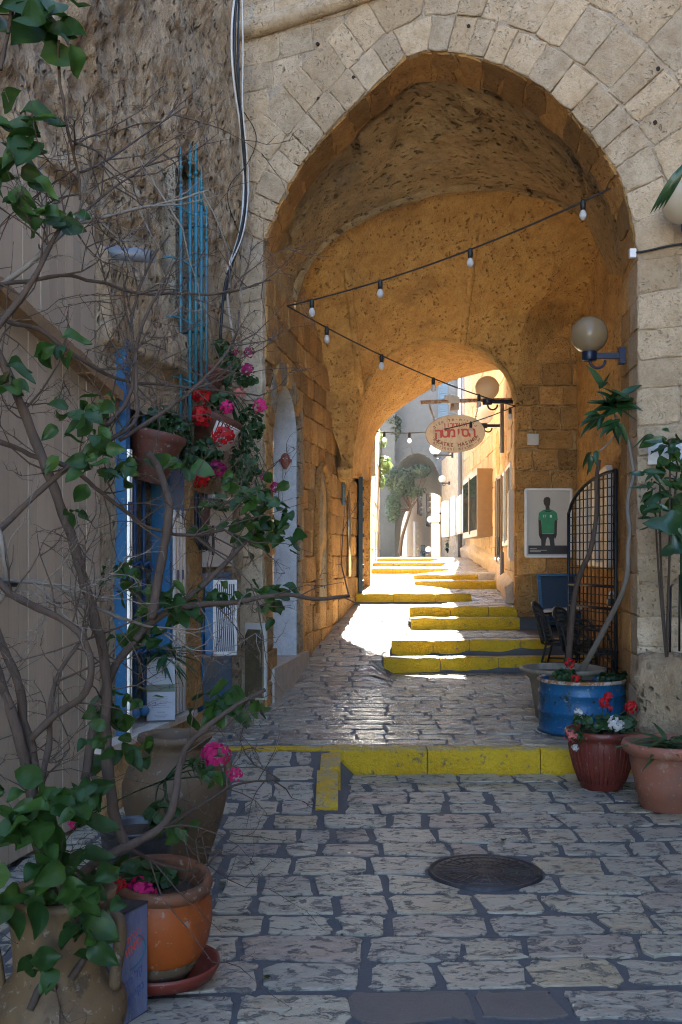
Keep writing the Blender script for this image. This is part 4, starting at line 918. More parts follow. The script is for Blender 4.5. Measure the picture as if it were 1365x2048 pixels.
pipe('brown downpipe beside the low stone block', [(2.63, 17.0, 1.1), (2.63, 17.0, 1.75)], .035, 'pipe')
fh = thing('shaded_arch_house', 'grey house in shade closing the alley with an archway', 'house', (2.5, 32, 1.6))
FY = 32.0
arcF = [(783, 985), (785, 955), (795, 930), (812, 913), (832, 906), (852, 910), (868, 925), (879, 950), (884, 985)]
af = smooth_path(PL(arcF, FY), 40, 1); out2 = [Vector((af[0].x, FY, .9))] + af + [Vector((af[-1].x, FY, .9))]
m = MB(); o2 = []
for p in out2:
    if p.z < 3.7: o2.append(Vector((.7 if p.x < 2.3 else 6.0, FY, p.z)))
    else:
        d = Vector((p.x - 2.33, p.z - 3.6)); k = min((6 - 2.33) / d.x if d.x > 0 else 1e9, (.7 - 2.33) / d.x if d.x < 0 else 1e9, (8.3 - 3.6) / d.y); o2.append(Vector((2.33 + d.x * k, FY, 3.6 + d.y * k)))
m.grid([out2, o2])
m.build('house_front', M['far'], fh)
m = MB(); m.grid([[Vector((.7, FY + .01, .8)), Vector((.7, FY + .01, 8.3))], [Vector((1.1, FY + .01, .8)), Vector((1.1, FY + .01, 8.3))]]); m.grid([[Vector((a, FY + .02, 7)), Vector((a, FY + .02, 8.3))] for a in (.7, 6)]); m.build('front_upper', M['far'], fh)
aout = offset_poly([Vector((p.x, p.z)) for p in af], .26); ain = [Vector((p.x, p.z)) for p in af]
FF = lambda t, z_, o_=0.0: Vector((t, FY - o_, z_))
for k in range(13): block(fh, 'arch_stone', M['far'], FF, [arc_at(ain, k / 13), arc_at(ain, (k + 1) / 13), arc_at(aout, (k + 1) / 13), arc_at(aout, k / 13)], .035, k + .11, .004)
arcB = [(801, 1080), (803, 1050), (812, 1020), (830, 998), (850, 987), (866, 985), (884, 993), (898, 1012), (905, 1040), (907, 1080)]
ab = smooth_path(PL(arcB, 42.0), 40, 1); ab2 = [Vector((ab[0].x, 42, .9))] + ab + [Vector((ab[-1].x, 42, .9))]
m = MB(); A_, B_ = resample(out2, 50), resample(ab2, 50)
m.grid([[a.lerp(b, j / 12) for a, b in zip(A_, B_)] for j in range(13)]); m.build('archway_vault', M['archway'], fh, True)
def shuttered(parent, x0, x1, z0, z1, y, mat):
    f = MB(); f.box(((x0 + x1) / 2, y - .02, (z0 + z1) / 2), (x1 - x0 + .1, .06, z1 - z0 + .1)); fo = f.build('window', M['shutter'], parent)
    for k in range(int((z1 - z0) / .07)):
        m = MB(); m.box(((x0 + x1) / 2, y - .065, z0 + .035 + k * .07), (x1 - x0, .05, .05)); m.build('shutter_slat', mat, fo)
p0, p1 = P(880, 838, FY), P(893, 772, FY); shuttered(fh, p0.x, p1.x, p0.z, p1.z, FY, M['shutter'])
m = MB(); m.prism([P(897, 860, FY) - Vector((0, .03, 0)), P(916, 860, FY) - Vector((0, .03, 0)), P(916, 730, FY) - Vector((0, .03, 0)), P(897, 730, FY) - Vector((0, .03, 0))], (0, .02, 0)); m.build('patched_render', M['far'], fh, fix=True)
for px in (919, 926): pipe('thin %s pipe on the upper front of the shaded house' % ('pale' if px == 919 else 'dark'), [P(px, 700, FY - .15), P(px, 880, FY - .15)], .045, 'white' if px == 919 else 'pipe', 'pipes on the shaded house')
m = MB(); m.prism([P(757, 1125, FY - .6), P(790, 1125, FY - .6), P(790, 720, FY - .6), P(757, 720, FY - .6)], (0, .5, 0)); m.build('front_pilaster', M['far'], fh, fix=True)
# sunlit houses seen through the far archway
wh = thing('white_far_house', 'bright pale house seen through the far archway', 'house', (4, 50, 1.6))
WF = [(43.5, 2.75), (58, 5.0)]
m = MB(); m.prism([Vector((2.75, 43.5, .8)), Vector((5.05, 58, .8)), Vector((2, 58, .8)), Vector((.5, 43.5, .8))], (0, 0, 8)); m.build('house_wall', M['far_pale'], wh, fix=True)
WFf = poly_frame(WF, 1)
for y0, y1, z0, z1, mt in ((48.5, 50.5, 3.6, 5.1, 'shutter_brown'), (54, 56.5, 3.2, 5.0, 'shutter_brown'), (46.5, 48, 1.6, 3.2, 'white'), (50.5, 52.5, 1.0, 2.2, 'shutter')):
    m = MB(); m.prism([WFf(y0, z0, .0), WFf(y1, z0, .0), WFf(y1, z1, .0), WFf(y0, z1, .0)], (.10, 0, 0)); f = m.build('window', M[mt], wh, fix=True)
    for k in range(6): m = MB(); m.box(WFf((y0 + y1) / 2, z0 + (k + .5) * (z1 - z0) / 6, .12), (.04, y1 - y0 - .2, .08)); m.build('shutter_slat', M['panel_grey'], f)
th = thing('tan_far_house', 'tan stone house on the right beyond the far archway', 'house', (5.2, 50, 1.6))
TF = [(43, 4.35), (60, 5.7)]
m = MB(); m.prism([Vector((4.35, 43, .8)), Vector((5.7, 60, .8)), Vector((8, 60, .8)), Vector((8, 43, .8))], (0, 0, 6.5)); m.build('house_wall', M['alley'], th, fix=True)
courses(th, 'wall_stone', M['alley'], poly_frame(TF, -1), 43, 56, lambda t: 3.8, .5, (1.2, 2), .03, None, 41, base=1.6)
m = MB(); m.box((6.6, 62, 4.5), (8, .5, 7)); o = m.build('pale_end_house', M['far_pale'], None); tag(o, 'pale house front closing the view far beyond the archway', 'house')

# ------------------------------------------------------------------ lamps, sign, string lights
def globe_lamp(label, c, r, a, mat='globe', hook=True, seed=0):
    """c = globe centre, a = point on the wall where the arm ends"""
    c = Vector(c); a = Vector(a); t = thing('globe_lamp', label, 'lamp', a, 'globe lamps on navy arms')
    m = MB(); m.ball(c, r, 32, 20); m.build('globe', M[mat], t, True)
    b = c - Vector((0, 0, r * .98)); m = MB(); m.lathe([(.001, -r * .42), (r * .36, -r * .42), (r * .40, -r * .36), (r * .40, .02), (r * .36, .03), (.001, .03)], b, 20); m.build('collar', M['lamp_blue'], t, True)
    m = MB(); s = b + Vector((0, 0, -r * .15)); e = Vector((a.x, a.y, s.z)); m.seg(s, e, r * .22, r * .3); m.build('arm', M['lamp_blue'], t)
    m = MB(); m.box(e, (.05, r * .5, r * .9)); m.build('wall_plate', M['lamp_blue'], t)
    d = (e - s).normalized(); q = s + d * r * .45 + Vector((0, 0, -r * .25))
    if hook:
        m = MB(); m.tube([q + d * (r * .42 * math.cos(k * math.pi / 12)) - Vector((0, 0, r * .42 * math.sin(k * math.pi / 12))) for k in range(13)], r * .075, 8); m.build('hook_ring', M['lamp_blue'], t, True)
    m = MB(); m.tube([c - Vector((0, 0, r * .9)), c - Vector((0, 0, r * .1))], r * .16, 8); m.build('inner_bulb', M['white'], t, True)
    return t
globe_lamp('nearest globe lamp of dusty amber glass hanging on the arch pier', P(1179, 670, 8.6), .152, P(1244, 700, 8.6), 'globe_amber')
globe_lamp('globe lamp of dusty glass beside the oval theatre sign', P(975, 776, 14.9), .172, P(1040, 800, 14.95))
globe_lamp('white globe lamp half hidden behind the amber globe above the sign', P(968, 830, 17.6), .16, P(1010, 836, 17.6), 'globe_white')
globe_lamp('white globe lamp peeking out under the oval sign', P(871, 898, 24), .13, P(905, 908, 24), 'globe_white')
globe_lamp('globe lamp on the annex at the mouth of the far archway', P(885, 958, 28), .10, P(899, 966, 28), 'globe_white')
globe_lamp('left one of two tiny globe lamps in the far archway', P(861, 1039, 44), .13, P(880, 1046, 44), 'globe_white')
globe_lamp('right one of two tiny globe lamps in the far archway', P(881, 1020, 44), .12, P(897, 1028, 44), 'globe_white')
globe_lamp('lowest tiny globe lamp near the crest beyond the archway', P(857, 1099, 46), .12, P(842, 1106, 46), 'globe_white')
half = thing('wall_globe_lamp', 'globe lamp at the right edge above the loose cable', 'lamp', FW(fac_t(1380, 420).x, 4.2, .05))
p = fac_t(1378, 425); m = MB(); m.ball(FW(p.x, p.y, .25), .16, 28, 18); m.build('globe', M['globe'], half, True)
m = MB(); m.seg(FW(p.x, p.y - .18, .25), FW(p.x, p.y - .18, 0), .04, .05); m.build('arm', M['lamp_blue'], half)
# hanging oval sign
SY = 15.3; bar = thing('rusty_bar', 'rusty steel bar projecting over the alley to carry the oval sign', 'bar', P(1035, 800, SY))
m = MB(); m.tube([P(842, 805, SY), P(900, 802, SY), P(1040, 799, SY)], .03, 10); m.build('steel_bar', M['rust'], bar, True)
m = MB(); m.box(P(908, 801, SY) + Vector((0, -.02, .0)), (.16, .12, .10)); m.box(P(900, 797, SY) + Vector((-.02, .02, .01)), (.1, .12, .07)); m.build('cable_box', M['panel_grey'], bar)
m = MB(); m.box(P(910, 814, SY), (.12, .1, .09)); m.build('sign_light', M['rust'], bar)
sg = thing('oval_sign', 'oval wooden theatre sign with red lettering hanging from the rusty bar', 'sign', P(911, 867, SY))
sc_ = P(911, 867, SY); sa, sb = .435, .28
sgR = Vector((math.cos(R(5)), -math.sin(R(5)), .03)).normalized(); sgU = Vector((0, 0, 1)); sgO = sgR.cross(sgU).normalized(); sgU = sgO.cross(sgR)
def SG(u, v_, o_=0.0): return sc_ + sgR * u + sgU * v_ + sgO * o_
m = MB(); n_ = 48; el = lambda k, s, o_: SG(sa * s * math.cos(2 * math.pi * k / n_), sb * s * math.sin(2 * math.pi * k / n_), o_)
m.grid([[el(k, s, o_) for k in range(n_ + 1)] for s, o_ in ((.97, -.03), (1.0, -.026), (1.0, .0), (.985, .006))]); m.add([el(k, .97, -.03) for k in range(n_)], [tuple(range(n_))[::-1]]); m.build('sign_rim', M['sign_edge'], sg)
m = MB(); m.add([el(k, .985, .006) for k in range(n_)], [tuple(range(n_))]); m.build('sign_face', M['sign'], sg)
def put(s, u, v_, size, mat, heb=False, rot=0, name='sign_letter'):
    T = facing(SG(u, v_, .008), sgR * math.cos(rot) + sgU * math.sin(rot), sgU * math.cos(rot) - sgR * math.sin(rot), sgO); return text(s, size, sg, name, mat, T, heb, .03)
def line(s, y, size, pitch, mat, heb):
    chars = list(s); n = len(chars)
    for k, ch in enumerate(chars):
        if ch != ' ': put(ch, (k - (n - 1) / 2) * pitch * (-1 if heb else 1), y, size, mat, False)
line('תיאטרון', .098, .09, .05, M['sign_red'], True)
line('הסימטה', -.05, .185, .098, M['sign_red'], True)
def arcline(s, ra, rb, a0, a1, size, mat, heb, bottom):
    n = len(s)
    for k, ch in enumerate(s):
        if ch == ' ': continue
        f = k / (n - 1); f = 1 - f if heb else f; a = lerp(a0, a1, f); u, v_ = ra * math.cos(a), rb * math.sin(a)
        tan = math.atan2(rb * math.cos(a), -ra * math.sin(a)); rot = tan if bottom else tan + math.pi
        put(ch, u, v_, size, mat, False, rot)
arcline('·THEATRE HASIMTA·', .355, .195, R(196), R(344), .074, M['sign_brown'], False, True)
arcline('עיריית·תל אביב', .335, .185, R(150), R(30), .055, M['sign_brown'], True, False)
arcline('אגף·התרבות והאמנויות', .395, .248, R(215), R(335), .047, M['sign_brown'], True, True)
for s in (-1, 1):
    m = MB(); a, b = SG(s * .30, .20, .0), P(858 if s < 0 else 957, 806, SY)
    for k in range(7):
        q = a.lerp(b, (k + .5) / 7); L = (b - a).length / 7; d = (b - a).normalized(); sd = Vector((1, 0, 0)) if k % 2 else Vector((0, 1, 0))
        m.tube([q + d * (L * .68 * math.cos(t * math.pi / 5)) + sd * (.014 * math.sin(t * math.pi / 5)) for t in range(11)], .005, 5)
    m.build('hanging_chain', M['rust'], sg, True)
# string lights
def sag(a, b, s, n=24): a = Vector(a); b = Vector(b); return [a.lerp(b, i / n) - Vector((0, 0, s * 4 * (i / n) * (1 - i / n))) for i in range(n + 1)]
def light_string(label, a, b, s, at, r_=.008, L=.13):
    t = thing('light_string', label, 'string light', a, 'strings of bulbs under the vault'); pts = sag(a, b, s)
    m = MB(); m.tube(pts, r_, 6); m.build('cable', M['black'], t, True)
    for f in at:
        k = f * 24; i = min(int(k), 23); p = pts[i].lerp(pts[i + 1], k - i)
        bt = MB(); prof = [(.0005, -.105), (.016, -.102), (.029, -.085), (.033, -.068), (.028, -.048), (.018, -.03), (.016, -.02)]
        bt.lathe(prof, p - Vector((0, 0, .05)), 16); bo = bt.build('bulb', M['bulb'], t, True)
        sc = MB(); sc.lathe([(.0005, .012), (.014, .012), (.02, .0), (.023, -.03), (.021, -.075), (.0005, -.075)], p, 12); sc.build('socket', M['black'], bo, True)
    return t
Q0, Q1, Q2, Q3 = P(1243, 366, 8.55), P(575, 612, 9.95), P(1031, 812, 13.95), P(745, 862, 17.0)
light_string('nearest string of four frosted bulbs rising across to the right side of the arch', Q0, Q1, .10, (.10, .415, .69, .915))
light_string('string of bulbs running from the left wall back to the poster pier', Q1, Q2, .10, (.13, .335, .56, .79), .008)
light_string('farthest string of bulbs crossing the passage mouth in front of the oval sign', Q2 - Vector((0, 0, .0)), Q3, .16, (.03, .27, .49, .70, .90), .008)
def cable(label, pts, r_=.009): m = MB(); m.tube(smooth_path(pts, 40, 2), r_, 7); return tag(m.build('power_cable', M['black'], None, True), label, 'cable')
cable('black cable hanging down inside the right edge of the arch', [Q0, P(1252, 385, 8.4), P(1258, 440, 8.38), P(1266, 505, 8.36)])
cable('black cable running across the facade at the right edge', [FW(fac_t(x, y).x, fac_t(x, y).y, .03) for x, y in ((1268, 508), (1300, 503), (1335, 494), (1380, 488))])
m = MB(); p = fac_t(1267, 509); m.box(FW(p.x, p.y, .03), (.05, .04, .07)); tag(m.build('junction_box', M['white']), 'tiny white junction box where the two cables meet on the arch', 'box')
m = MB(); p = P(1055, 878, 13.96); m.box(P(1066, 879, 13.95), (.15, .05, .15)); m.box(P(1066, 879, 13.92), (.11, .03, .10)); tag(m.build('door_buzzer', M['panel_grey']), 'small square beige switch box on the poster pier', 'switch box')
p = fac_t(1335, 905); pq = thing('metal_plaque', 'blank pale metal plaque screwed to the right arch pier', 'plaque', FW(p.x, p.y, .02))
m = MB(); a, b = fac_t(1299, 930), fac_t(1385, 882); m.prism([FW(a.x, a.y, .035), FW(b.x, a.y, .035), FW(b.x, b.y, .035), FW(a.x, b.y, .035)], FN * .012); m.build('plate', M['alu'], pq, fix=True)
m = MB(); m.ball(FW(a.x + .03, a.y + .1, .05), .008, 8, 6); m.build('screw', M['iron'], pq)

# ------------------------------------------------------------------ poster, bench, chairs, gate, bay windows
ps = thing('framed_poster', 'framed poster of a person in a green football shirt on the stone pier', 'poster', P(1096, 1046, 13.94))
def PP(x, y, o_=0.0): q = P(x, y, 13.95); q.y -= o_; return q
m = MB()
for a, b in (((1051, 979), (1142, 979)), ((1142, 979), (1142, 1113)), ((1142, 1113), (1051, 1113)), ((1051, 1113), (1051, 979))): m.seg(PP(*a, .02), PP(*b, .02), .03, .028)
m.build('poster_frame', M['white'], ps)
m = MB(); m.prism([PP(1052, 1112), PP(1141, 1112), PP(1141, 980), PP(1052, 980)], (0, .02, 0)); m.build('poster_sheet', M['poster'], ps, fix=True)
def flat(name, pts, o_, mt): m = MB(); m.prism([PP(x, y, o_) for x, y in pts], (0, .0015, 0)); return m.build(name, M[mt], ps, fix=True)
flat('printed_band', [(1057, 1108), (1136, 1108), (1136, 1091), (1057, 1091)], .004, 'p_dark')
flat('printed_legs', [(1083, 1091), (1083, 1082), (1081, 1068), (1109, 1068), (1109, 1082), (1110, 1091), (1101, 1091), (1099, 1078), (1096, 1074), (1093, 1078), (1091, 1091)], .004, 'p_dark')
flat('printed_arms', [(1077, 1036), (1082, 1034), (1085, 1072), (1081, 1078), (1078, 1070)], .004, 'p_skin'); flat('printed_arms', [(1115, 1036), (1110, 1034), (1107, 1072), (1111, 1078), (1114, 1070)], .004, 'p_skin')
flat('printed_shirt', [(1077, 1040), (1078, 1026), (1085, 1021), (1091, 1019), (1102, 1019), (1108, 1021), (1114, 1026), (1116, 1040), (1109, 1041), (1109, 1067), (1084, 1067), (1083, 1041)], .006, 'p_green')
flat('printed_head', [(1092, 1020), (1091, 1012), (1088, 1008), (1087, 1001), (1089, 996), (1093, 994), (1097, 994), (1101, 997), (1101, 1004), (1100, 1010), (1099, 1013), (1100, 1020)], .008, 'p_skin')
flat('printed_collar', [(1088, 1021), (1105, 1021), (1101, 1024), (1092, 1024)], .008, 'p_dark')
text('17', .05, ps, 'printed_number', M['white'], facing(PP(1089, 1035, .009), (1, 0, 0), (0, 0, 1), (0, -1, 0)))
flat('printed_crest', [(1100, 1030), (1104, 1030), (1104, 1034), (1102, 1036), (1100, 1034)], .008, 'white')
m = MB()
for k, w_ in enumerate((14, 34, 22)): m.prism([PP(1060, 1098 + k * 3, .007), PP(1060 + w_, 1098 + k * 3, .007), PP(1060 + w_, 1097 + k * 3, .007), PP(1060, 1097 + k * 3, .007)], (0, .001, 0))
kind(m.build('printed_text', M['panel_grey'], ps), 'stuff')
# blue mesh bench
bz = gz(2.3, 13.9) - .0; bn = thing('mesh_bench', 'blue mesh seat with a pale edge in front of the poster pier', 'bench', P(1110, 1262, 13.7))
def BP(x, y, Y): return P(x, y, Y)
m = MB(); q = [BP(1078, 1152, 13.75), BP(1150, 1152, 13.75), BP(1150, 1228, 13.6), BP(1084, 1228, 13.6)]; m.prism(q, (0, .05, 0)); m.build('backrest', M['mesh_blue'], bn, fix=True)
m = MB(); m.seg(BP(1077, 1148, 13.72), BP(1083, 1230, 13.58), .04, .05); m.seg(BP(1077, 1150, 13.72), BP(1152, 1150, 13.72), .04, .03); m.build('back_frame', M['blue'], bn)
m = MB(); m.prism([BP(1083, 1226, 13.3), BP(1200, 1216, 13.3), BP(1200, 1213, 13.85), BP(1083, 1222, 13.85)], (0, 0, .035)); m.build('seat', M['panel_grey'], bn, fix=True)
m = MB(); m.prism([BP(1086, 1232, 13.35), BP(1196, 1222, 13.35), BP(1196, 1248, 13.4), BP(1092, 1251, 13.4)], (0, .04, 0)); m.build('seat_skirt', M['mesh_blue'], bn, fix=True)
for x in (1088, 1094, 1190):
    m = MB(); m.tube([BP(x, 1240, 13.45), Vector((BP(x, 1240, 13.45).x + .02, 13.45, gz(2.5, 13.45) if x < 1150 else .85))], .018, 6); m.build('leg', M['iron'], bn)
# black wicker chairs
def wicker_chair(label, x, y, rz, zb):
    t = thing('wicker_chair', label, 'chair', (x, y, zb), 'black wicker chairs behind the gate'); t.rotation_euler = (0, 0, rz)
    def B(m, name, sm=True, par=t):
        me = m.mesh(name, M['wicker'], Vector((0, 0, 0)), sm); o = bpy.data.objects.new(name, me); COL.objects.link(o); o.parent = par; return o
    m = MB(); rows = [[Vector((lerp(-.24, .24, i / 10), lerp(-.24, .22, j / 10), .42 - .02 * math.sin(math.pi * i / 10))) for i in range(11)] for j in range(11)]
    m.grid(rows); m.tube([(-.25, -.25, .42), (.25, -.25, .42), (.25, .23, .42), (-.25, .23, .42), (-.25, -.25, .42)], .016, 6); B(m, 'seat')
    m = MB()
    def bk(u, v_): a = lerp(-1.15, 1.15, u); return Vector((.30 * math.sin(a), .20 + .10 * math.cos(a) + .10 * v_, lerp(.42, lerp(.66, .86, math.cos(a * .9)), v_)))
    for i in range(19): m.tube([bk(i / 18, j / 5) for j in range(6)], .006, 4)
    for j in range(10): m.tube([bk(i / 18, j / 9) for i in range(19)], .006 if j < 9 else .015, 4 if j < 9 else 6)
    B(m, 'backrest')
    for s in (-1, 1):
        m = MB(); m.tube(smooth_path([Vector((s * .27, -.27, 0)), Vector((s * .27, -.24, .5)), Vector((s * .28, -.2, .64)), Vector((s * .28, -.05, .66)), Vector((s * .28, .22, .66))], 20, 2), .013, 7); B(m, 'front_leg')
        m = MB(); m.tube([(s * .25, .32, 0), (s * .24, .22, .42), (s * .22, .28, .7)], .013, 7); B(m, 'rear_leg')
        m = MB(); m.tube([(s * .27, -.25, .22), (s * .25, .27, .22)], .010, 6); B(m, 'side_stretcher')
    m = MB(); m.tube([(-.27, -.25, .33), (.27, -.25, .33)], .010, 6); B(m, 'front_stretcher')
    return t
wicker_chair('black wicker armchair nearest the yellow step, its thin front legs showing', 2.52, 11.45, R(70), gz(2.5, 11.4) + .005)
wicker_chair('black wicker armchair pushed deepest into the bay behind the padlocked gate', 2.62, 10.75, R(62), gz(2.5, 10.7) + .005)
# grid gate
gt = thing('grid_gate', 'open black welded grid gate with a curved top beside the arch pier', 'gate', (2.43, 9.2, .2))
ga, gb = Vector((2.41, 9.12, 0)), Vector((2.20, 10.05, 0)); GW = (gb - ga).length; gd = (gb - ga) / GW
def GP(u, z_): q = ga + gd * u; return Vector((q.x, q.y, z_))
gtop = lambda u: 2.44 - .42 * (1 - math.sqrt(max(0, 1 - (u / GW) ** 2 * .96)))
m = MB(); m.tube([GP(GW, .3), GP(GW, gtop(GW))], .016, 8); m.tube([GP(0, .3), GP(0, gtop(0))], .016, 8); m.tube([GP(GW * k / 16, gtop(GW * k / 16)) for k in range(17)], .016, 8); m.tube([GP(0, .3), GP(GW, .3)], .014, 8); m.tube([GP(0, 1.22), GP(GW, 1.22)], .014, 8); m.tube([GP(0, 1.42), GP(GW, 1.42)], .014, 8); m.build('gate_frame', M['iron'], gt, True)
for k in range(1, 12):
    m = MB(); u = GW * k / 12; m.tube([GP(u, .3), GP(u, gtop(u))], .0055, 5); m.build('grid_bar', M['iron'], gt)
for k in range(26):
    z_ = .38 + k * .08; u1 = GW
    while u1 > .05 and gtop(u1) < z_: u1 -= .01
    m = MB(); m.tube([GP(0, z_), GP(u1, z_)], .0055, 5); m.build('grid_rail', M['iron'], gt)
pl = thing('padlock', 'large black padlock hanging on the grid gate', 'padlock', GP(.2, 1.18))
q = P(1224, 1205, 9.25); m = MB(); m.box(q, (.075, .04, .065)); m.build('lock_body', M['black'], pl)
m = MB(); m.tube([q + Vector((-.022, 0, .03)), q + Vector((-.022, 0, .075)), q + Vector((-.012, 0, .094)), q + Vector((.012, 0, .094)), q + Vector((.022, 0, .075)), q + Vector((.022, 0, .03))], .007, 8); m.build('shackle', M['alu'], pl, True)
# bay windows
RF = poly_frame(RW, -1)
bw = thing('bay_display_window', 'three pane white framed display window in the side bay behind the grid gate', 'window', RF(12, 1.6))
m = MB()
zt, zb = (lambda y: interp([(10.6, 2.60), (13.5, 2.42)], y)), (lambda y: 1.60)
for y0, y1, out in ((10.65, 11.45, .10), (11.5, 12.3, .10), (12.35, 13.35, .06)):
    m = MB()
    for a, b in (((y0, zb(y0)), (y1, zb(y1))), ((y0, zt(y0)), (y1, zt(y1))), ((y0, zb(y0)), (y0, zt(y0))), ((y1, zb(y1)), (y1, zt(y1)))): m.seg(RF(*a, out), RF(*b, out), .05, .06, Vector((1, 0, 0)))
    f = m.build('window_frame', M['panel_grey'], bw); m = MB(); m.prism([RF(y0 + .03, zb(y0), out - .02), RF(y1 - .03, zb(y1), out - .02), RF(y1 - .03, zt(y1), out - .02), RF(y0 + .03, zt(y0), out - .02)], (.01, 0, 0)); m.build('glass_pane', M['far_pale'] if y0 < 11 else M['poster'], f, fix=True)

# ------------------------------------------------------------------ pots, drum, jars
def pot(name, label, cat, c, prof, mat, n=40, soil=None, tilt=None, rim=None, wob=.01, seed=0, rim_mat=None):
    t = thing(name, label, cat, c); m = MB(); m.lathe(prof, c, n, tilt, wob, seed); m.build('pot_body' if cat == 'pot' else 'body', mat, t, True)
    if rim: m = MB(); m.lathe(rim, c, n, tilt, wob, seed); m.build('rim', rim_mat or mat, t, True)
    if soil:
        m = MB(); m.lathe([(.001, soil[1] + .01), (soil[0] * .5, soil[1] + .012), (soil[0], soil[1])], c, n, tilt); m.build('soil', M['soil'], t, True)
    return t
dc = Vector((2.03, 8.78, gz(1.9, 8.7) + .012)); dr_ = .355
prof = [(.33, .012), (dr_ + .012, .0), (dr_ + .014, .022), (dr_, .03), (dr_, .15), (dr_ + .010, .165), (dr_ + .010, .185), (dr_, .20), (dr_, .30), (dr_ + .008, .315), (dr_ + .008, .335), (dr_, .35), (dr_, .405), (dr_ + .012, .425), (dr_ + .008, .44), (dr_ - .012, .43), (dr_ - .014, .36)]
drum = pot('blue_drum', 'cut down rust spotted blue oil drum used as a planter on the kerb', 'planter', dc, prof, M['drum'], 48, (dr_ - .012, .385), None, [(dr_ + .013, .418), (dr_ + .017, .432), (dr_ + .002, .446), (dr_ - .014, .432)], .006, 0, M['rust'])
bc = Vector((1.99, 9.32, gz(1.99, 9.3)))
prof = [(.20, .0), (.24, .02), (.27, .2), (.285, .3), (.30, .36), (.33, .41), (.375, .425), (.385, .45), (.375, .465), (.345, .46), (.335, .4), (.3, .36)]
bp = pot('beige_pot', 'large beige flared pot holding the two bare tree stems behind the drum', 'pot', bc, prof, M['beigepot'], 48, (.33, .41))
rc = P(1208, 1583, 7.5); rc = Vector((1.90, 7.58, 0))
prof = [(.125, .0), (.15, .008), (.155, .05), (.162, .055), (.20, .16), (.228, .28), (.238, .35), (.236, .375), (.262, .385), (.268, .42), (.258, .435), (.238, .43), (.225, .36)]
rp = pot('red_pot', 'dark red fluted flower pot standing in front of the yellow step', 'pot', rc, prof, M['terracotta_red'], 48, (.23, .385))
m = MB()
for k in range(36):
    a = 2 * math.pi * k / 36; m.tube([rc + Vector((r_ * math.cos(a), r_ * math.sin(a), z_)) for r_, z_ in ((.166, .06), (.203, .16), (.231, .28), (.239, .36))], .006, 4)
m.build('fluting', M['terracotta_red'], rp, True)
tc2 = Vector((2.20, 6.98, 0))
prof = [(.17, .0), (.185, .01), (.205, .1), (.212, .105), (.225, .18), (.255, .30), (.262, .36), (.270, .365), (.30, .385), (.312, .42), (.300, .45), (.27, .448), (.26, .36)]
tp = pot('terracotta_pot', 'large pale terracotta pot at the right edge beside the red pot', 'pot', tc2, prof, M['terracotta'], 48, (.265, .40))
blk = thing('mounting_block', 'rough hewn stone block at the foot of the right arch pier', 'stone', FW(fac_t(1330, 1400).x, .3, .1))
def rock(parent, name, c, d, seed, mat, ax=None):
    b = bmesh.new(); bmesh.ops.create_cube(b, size=1); bmesh.ops.subdivide_edges(b, edges=b.edges, cuts=7, use_grid_fill=True); off = wpos(parent); X, Y, Z = ax or (Vector((1, 0, 0)), Vector((0, 1, 0)), Vector((0, 0, 1)))
    for v_ in b.verts:
        q = v_.co.copy(); l = q.length; q = q * (1 - .13 * sstep(.6, .87, l)); w_ = Vector(c) + X * q.x * d[0] + Y * q.y * d[1] + Z * q.z * d[2]
        w_ += (w_ - Vector(c)).normalized() * (.07 * fbm(w_ * 6 + Vector((seed, 0, 0)), 4)); v_.co = w_ - off
    me = bpy.data.meshes.new(name); b.to_mesh(me); b.free(); me.materials.append(mat); me.polygons.foreach_set('use_smooth', [True] * len(me.polygons)); o = bpy.data.objects.new(name, me); COL.objects.link(o); o.parent = parent; return o
p = fac_t(1335, 1400); q = FW(p.x + .1, .60, .16); rock(blk, 'upper_block', q, (.56, .42, .68), 1, M['rubble'], (FE, -FN, Vector((0, 0, 1))))
q = FW(p.x + .08, .16, .12); rock(blk, 'lower_block', q, (.55, .36, .4), 5, M['rubble'], (FE, -FN, Vector((0, 0, 1))))
for k, (x0, y0, y1) in enumerate(((1346, 1172, 1312), (1364, 1150, 1300))):
    a, b = fac_t(x0, y1), fac_t(x0 + 1, y0); m = MB(); m.tube([FW(a.x, a.y, .12), FW(b.x, b.y, .12), FW(b.x, b.y + .01, .02)], .008, 6); tag(m.build('iron_rod', M['iron'], None, True), 'thin iron rod fixed upright on the stone block, %s' % ('the shorter one' if k == 0 else 'the taller one at the edge'), 'rod', 'iron rods on the stone block')
# foreground pottery on the left
oc = Vector((-.735, 4.12, .01)); tl = Matrix.Rotation(R(7), 3, 'X') @ Matrix.Rotation(R(4), 3, 'Y')
prof = [(.10, .03), (.125, .045), (.165, .11), (.196, .19), (.208, .27), (.203, .34), (.184, .40)]
op = pot('orange_pot', 'bright orange glazed pot with a scraped clay rim standing in a saucer', 'pot', oc, prof, M['orange'], 48, (.165, .36), tl, [(.178, .392), (.198, .40), (.204, .425), (.196, .445), (.176, .448), (.166, .43), (.163, .36)], .02, 3, M['rimclay'])
m = MB(); m.lathe([(.10, .03), (.127, .04), (.168, .108), (.184, .145)], oc + Vector((0, 0, 0)), 40, tl, .05, 5); m.build('mossy_base', M['mosspot'], op, True)
m = MB(); m.lathe([(.001, .012), (.17, .012), (.182, .02), (.205, .05), (.222, .058), (.224, .042), (.2, .0), (.001, .0)], oc + Vector((.03, .01, .024)), 44, None, .015, 2); m.build('saucer', M['terracotta_red'], op, True)
jc = Vector((-.92, 5.75, -.05))
prof = [(.15, .0), (.17, .02), (.21, .14), (.262, .30), (.288, .42), (.285, .50), (.255, .58), (.20, .64), (.165, .665), (.158, .69), (.185, .715), (.205, .735), (.20, .76), (.175, .765), (.15, .745), (.14, .66)]
